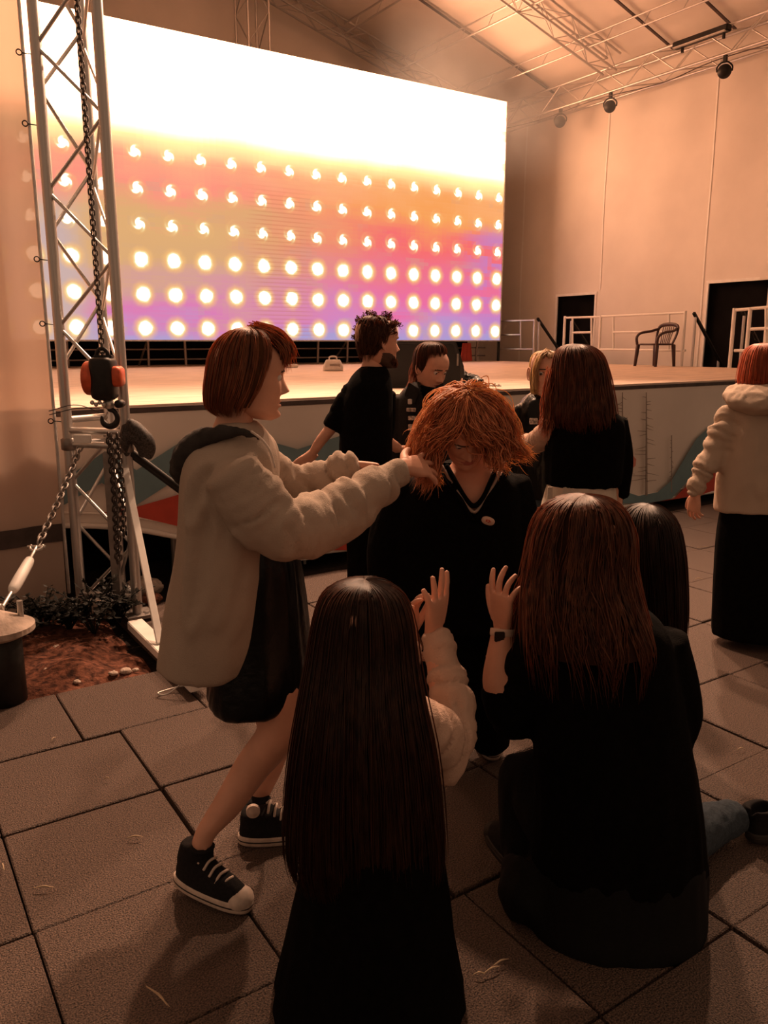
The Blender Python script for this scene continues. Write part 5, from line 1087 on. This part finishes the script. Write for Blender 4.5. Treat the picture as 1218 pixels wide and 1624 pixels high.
# --- 8: pale face half hidden
D = 4.0
p = Person('person with pale blond hair and dark jacket half hidden behind another head', J(855, 900, D))
c = J(866, 592, D-.02); p.head(c, -HV*.95-RV*.10-UZ*.05, UZ, .225)
p.limb([(866, 610, D, 14), (864, 630, D, 16), (862, 645, D, 22)])
p.add(gsil([(640, 835, 890, D, .08), (665, 825, 898, D, .11), (760, 830, 892, D, .11), (820, 828, 892, D, .12)], 24))
p.limb([(828, 660, D, 12), (815, 715, D, 10), (825, 770, D-.05, 8)]); p.limb([(845, 810, D, 18), (846, 920, D, 14), (846, 1010, D, 10)]); p.limb([(880, 810, D, 18), (880, 920, D, 14), (880, 1010, D, 10)])
w = J(825, 774, D-.05); p.hand(w, -UZ-HV*.2, RV, -1, .165, (.4, .4, .4, .4)); p.done()
jk = p.cloth('leather_jacket', [gsil([(622, 848, 886, D, .07), (632, 832, 894, D, .11), (650, 822, 900, D, .13), (700, 818, 900, D, .135), (760, 822, 898, D, .135), (785, 824, 896, D, .135)], 40), gtpx([(832, 648, D, 17), (815, 700, D, 15), (824, 765, D-.05, 12)]), gtpx([(895, 650, D, 15), (905, 710, D, 14), (900, 765, D, 12)])], 'black_shiny', amp=.009, freq=16, vert=.6, seed=18)
part('jacket_badge', gbox(J(846, 668, D-.14), (.04, .006, .03), (RV, HV, UZ)), M['patch'], jk, bevel=.002)
p.cloth('jeans', [gsil([(775, 826, 895, D, .12), (820, 826, 895, D, .12)], 24), gtpx([(845, 820, D, 20), (846, 920, D, 16), (846, 1010, D, 14)]), gtpx([(880, 820, D, 20), (880, 920, D, 16), (880, 1010, D, 14)])], 'jeans', seed=19)
hl = [(557, 857, 875, D-.01, .04), (561, 848, 885, D-.01, .08), (571, 843, 890, D-.01, .105), (590, 841, 892, D+.01, .108), (608, 842, 891, D+.02, .102), (632, 844, 889, D+.02, .09)]
hair_loft(p.root, hl, 'hair_pale', 700, face=rad(-90), openw=rad(40), fringe=.46, seed=8, wave=.006, r=.0018, tmin=.85)
hair_guides(p.root, [[J(866, 558, D-.05), J(853, 570, D-.10), J(847, 595, D-.08), J(849, 632, D-.05)], [J(866, 558, D-.02), J(850, 572, D-.05), J(844, 598, D-.03), J(846, 636, D-.02)], [J(866, 558, D-.06), J(857, 566, D-.12), J(850, 590, D-.105), J(852, 625, D-.08)], [J(867, 558, D-.05), J(880, 570, D-.10), J(886, 595, D-.08), J(884, 632, D-.05)]], 'hair_pale', 60, .006, 16, 14, .0016, .004, 'side_locks')
for x in (846, 880): h_ = J(x, 1018, D+.04); h_[2] = 0; sneaker(p.root, h_, h_-HV*.24, h_-HV*.06+UZ*.10, laces=False, L=.25, name="shoe", sole="rubber_dark")

# --- 9: long auburn hair, black vest, beige sleeve, cream trousers
D = 3.25
p = Person('person seen from behind in a black waistcoat, beige sleeve and cream trousers', J(925, 900, D))
c = J(919, 600, D); p.head(c, HV*.9-RV*.4, UZ, .225, eyes=False)
p.limb([(918, 625, D, 18), (922, 650, D, 19), (925, 672, D, 26)])
p.add(gsil([(660, 890, 965, D, .08), (685, 880, 975, D, .11), (760, 880, 972, D, .10), (820, 875, 972, D, .12)], 24))
p.limb([(885, 665, D, 14), (858, 690, D+.1, 12), (828, 702, D+.25, 9)]); p.limb([(978, 670, D, 15), (986, 730, D, 13), (980, 790, D, 9)])
p.limb([(895, 820, D, 26), (878, 930, D, 20), (865, 1060, D, 14)]); p.limb([(950, 820, D, 26), (955, 930, D, 20), (960, 1060, D, 14)])
w = J(828, 702, D+.25); p.hand(w, J(806, 705, D+.35)-w, -UZ, 1, .17, (.25, .25, .25, .3), .4); w = J(980, 794, D); p.hand(w, -UZ, -RV, 1, .165, (.4, .4, .4, .4)); p.done()
p.cloth('waistcoat', [gsil([(640, 900, 950, D, .07), (652, 882, 972, D, .11), (672, 870, 988, D, .135), (710, 866, 988, D, .135), (750, 866, 985, D, .13), (768, 866, 982, D, .13)], 40), gtpx([(978, 668, D, 18), (990, 720, D, 14), (986, 788, D, 12)])], 'black_cloth', amp=.006, seed=20)
p.cloth('sleeve', [gtpx([(888, 662, D-.02, 20), (868, 690, D+.04, 20), (850, 700, D+.14, 17), (832, 702, D+.24, 12), (826, 702, D+.26, 11)])], 'beige_knit', amp=.005, freq=30, vert=1, seed=21, arms=[[(888, 662, D), (830, 702, D+.25)]], aamp=.008, afreq=34)
tr = p.cloth('trousers', [gsil([(762, 870, 972, D, .125), (790, 862, 976, D, .13), (840, 850, 980, D, .14)], 32), gtpx([(890, 840, D, 38), (872, 930, D, 34), (858, 1080, D, 32)]), gtpx([(950, 840, D, 36), (956, 930, D, 34), (962, 1080, D, 32)])], 'cream', amp=.006, seed=22)
part('belt_loop', gbox(J(872, 782, D-.10), (.02, .01, .05), (RV, HV, UZ)), M['cream'], tr)
hl = [(547, 900, 930, D, .03), (553, 887, 944, D, .07), (566, 878, 956, D, .10), (590, 874, 964, D, .112), (620, 872, 970, D, .118), (650, 870, 975, D-.02, .125), (672, 872, 978, D-.03, .12), (690, 885, 970, D-.03, .10)]
hair_loft(p.root, hl, 'hair_auburn', 1500, K=20, face=rad(128), openw=rad(48), fringe=.3, seed=9, wave=.010, wfreq=10, r=.0019, tmin=.75, loose=.06)
hair_guides(p.root, [[J(878, 590, D), J(870, 630, D-.02), J(868, 665, D-.05), J(862, 690, D-.08)]], 'hair_ginger', 80, .014, 16, 12, .0018, .010, 'side_locks')  # brighter ginger paints the light on the left of the auburn hair
for x in (860, 962): h_ = J(x, 1100, D-.05); h_[2] = 0; sneaker(p.root, h_, h_+HV*.24, h_+HV*.06+UZ*.10, laces=False, L=.25, name="shoe", sole="rubber_dark")

# --- 10: red bob, sand hoodie, long black skirt, right edge
D = 4.12
p = Person('person at the right edge with a red bob, sand hoodie and long black skirt', J(1216, 900, D))
c = J(1216, 590, D+.01); p.head(c, HV*.95+RV*.3, UZ, .225, eyes=False)
p.limb([(1216, 610, D, 14), (1216, 625, D, 16), (1216, 645, D, 22)])
p.add(gsil([(640, 1185, 1250, D, .08), (665, 1170, 1262, D, .11), (760, 1172, 1258, D, .10), (830, 1165, 1265, D, .12)], 24))
p.limb([(1165, 655, D, 12), (1128, 720, D, 10), (1104, 782, D, 8)]); p.limb([(1268, 655, D, 12), (1300, 720, D, 10), (1322, 782, D, 8)])
p.limb([(1195, 830, D, 20), (1192, 920, D, 16), (1190, 995, D, 10)]); p.limb([(1240, 830, D, 20), (1243, 920, D, 16), (1246, 995, D, 10)])
w = J(1103, 784, D); p.hand(w, J(1098, 822, D+.02)-w, RV*.7+HV*.4, -1, .175, (.25, .3, .35, .4), .3, .3, .6); w = J(1323, 784, D); p.hand(w, -UZ, -RV, 1, .165, (.4, .4, .4, .4)); p.done()
hd = p.cloth('hoodie', [gsil([(622, 1192, 1242, D, .07), (636, 1168, 1264, D, .11), (660, 1150, 1282, D, .14), (720, 1142, 1290, D, .145), (780, 1138, 1296, D, .15), (808, 1136, 1298, D, .15)], 44), gtpx([(1164, 650, D, 20), (1142, 690, D, 20), (1122, 735, D, 19), (1106, 768, D, 15), (1100, 784, D, 12)]), gtpx([(1268, 650, D, 20), (1290, 690, D, 20), (1310, 735, D, 19), (1322, 784, D, 12)])], 'beige_hoodie', amp=.016, freq=6.5, vert=.12, seed=23, arms=[[(1164, 650, D), (1122, 735, D), (1100, 784, D)]], aamp=.012, afreq=22, grooves=[([(1192, 655, D-.15), (1184, 740, D-.16), (1176, 806, D-.16)], .022, .022), ([(1166, 680, D-.12), (1160, 760, D-.13), (1154, 806, D-.13)], .018, .018), ([(1214, 668, D-.16), (1210, 800, D-.17)], .016, .02)])
p.cloth('hood', [gsil([(609, 1180, 1254, D-.02, .08), (614, 1160, 1274, D-.04, .12), (628, 1150, 1284, D-.07, .15), (644, 1160, 1274, D-.10, .13), (656, 1190, 1245, D-.12, .07)], 36)], 'beige_hoodie', amp=.010, freq=22, vert=1, seed=24, parent=hd)
p.cloth('skirt', [gsil([(800, 1146, 1286, D, .13), (850, 1138, 1294, D, .15), (920, 1134, 1298, D, .16), (1000, 1132, 1302, D, .17), (1004, 1136, 1298, D, .165)], 40)], 'black_cloth', amp=.008, freq=12, vert=.08, seed=25)
hl = [(545, 1204, 1228, D, .03), (549, 1192, 1240, D, .07), (560, 1182, 1250, D, .10), (580, 1176, 1256, D, .11), (600, 1172, 1260, D, .115), (616, 1172, 1260, D, .11)]
hair_loft(p.root, hl, 'hair_red', 1100, face=rad(72), openw=rad(50), fringe=.35, seed=11, wave=.003, r=.0018, tmin=.9, loose=.03)
for x in (1190, 1245): h_ = J(x, 1012, D-.05); h_[2] = 0; sneaker(p.root, h_, h_+HV*.24, h_+HV*.06+UZ*.10, laces=False, L=.25, name="shoe", sole="rubber_dark")
# ---------------------------------------------------------------- STAGE BACK LIGHTS on the nearest rafter, shining out over the audience
for k, (x, lab) in enumerate(((3.2, 'left'), (6.0, 'middle'), (8.8, 'right'))):
    z = roofz(x)-.62; loc = np.array([x, 6.75, z]); aim = unit(np.array([1.0, 1.6, 0.3])-loc)
    par_can(loc, aim, 'lit stage spotlight on the nearest rafter above the picture, %s of three' % lab)
    ld = bpy.data.lights.new('spot_beam', 'SPOT'); ld.energy = 1900; ld.color = (1.0, .58, .36); ld.spot_size = math.radians(75); ld.spot_blend = .6; ld.shadow_soft_size = .12
    lo = bpy.data.objects.new('spot_beam', ld); COL.objects.link(lo); lo.location = V(loc+aim*.12); lo.rotation_euler = Vector(aim).to_track_quat('-Z', 'Y').to_euler()
# ---------------------------------------------------------------- STAGE HAZE
hz = add('stage_haze', smooth(fastmesh('haze', *gell((9.5, 10.6, 5.75), ((2.6, 0, 0), (0, 2.0, 0), (0, 0, 1.6)), 32, 20))), None, None, 'stuff')
tag(hz, 'grey stage smoke drifting beside the top right corner of the screen', 'smoke')
hm = bpy.data.materials.new('smoke'); hm.use_nodes = True; nt = hm.node_tree; nt.nodes.remove(nt.nodes['Principled BSDF'])
vs_ = nt.nodes.new('ShaderNodeVolumeScatter'); vs_.inputs['Color'].default_value = (.74, .88, 1.0, 1); vs_.inputs['Anisotropy'].default_value = .1
tcn = nt.nodes.new('ShaderNodeTexCoord'); nz = nt.nodes.new('ShaderNodeTexNoise'); nz.inputs['Scale'].default_value = .75; nz.inputs['Detail'].default_value = 4; nt.links.new(tcn.outputs['Object'], nz.inputs['Vector'])
gr = nt.nodes.new('ShaderNodeTexGradient'); gr.gradient_type = 'SPHERICAL'; mp = nt.nodes.new('ShaderNodeMapping'); mp.vector_type = 'TEXTURE'
mp.inputs['Location'].default_value = (9.5, 10.6, 5.75); mp.inputs['Scale'].default_value = (2.6, 2.0, 1.6); nt.links.new(tcn.outputs['Object'], mp.inputs['Vector']); nt.links.new(mp.outputs[0], gr.inputs['Vector'])
r1 = nt.nodes.new('ShaderNodeMapRange'); r1.inputs[1].default_value = .38; r1.inputs[2].default_value = .68; r1.inputs[4].default_value = .85; nt.links.new(nz.outputs['Fac'], r1.inputs[0])
ml = nt.nodes.new('ShaderNodeMath'); ml.operation = 'MULTIPLY'; nt.links.new(r1.outputs[0], ml.inputs[0]); nt.links.new(gr.outputs['Fac'], ml.inputs[1]); nt.links.new(ml.outputs[0], vs_.inputs['Density'])
nt.links.new(vs_.outputs[0], nt.nodes['Material Output'].inputs['Volume']); hz.data.materials.append(hm)
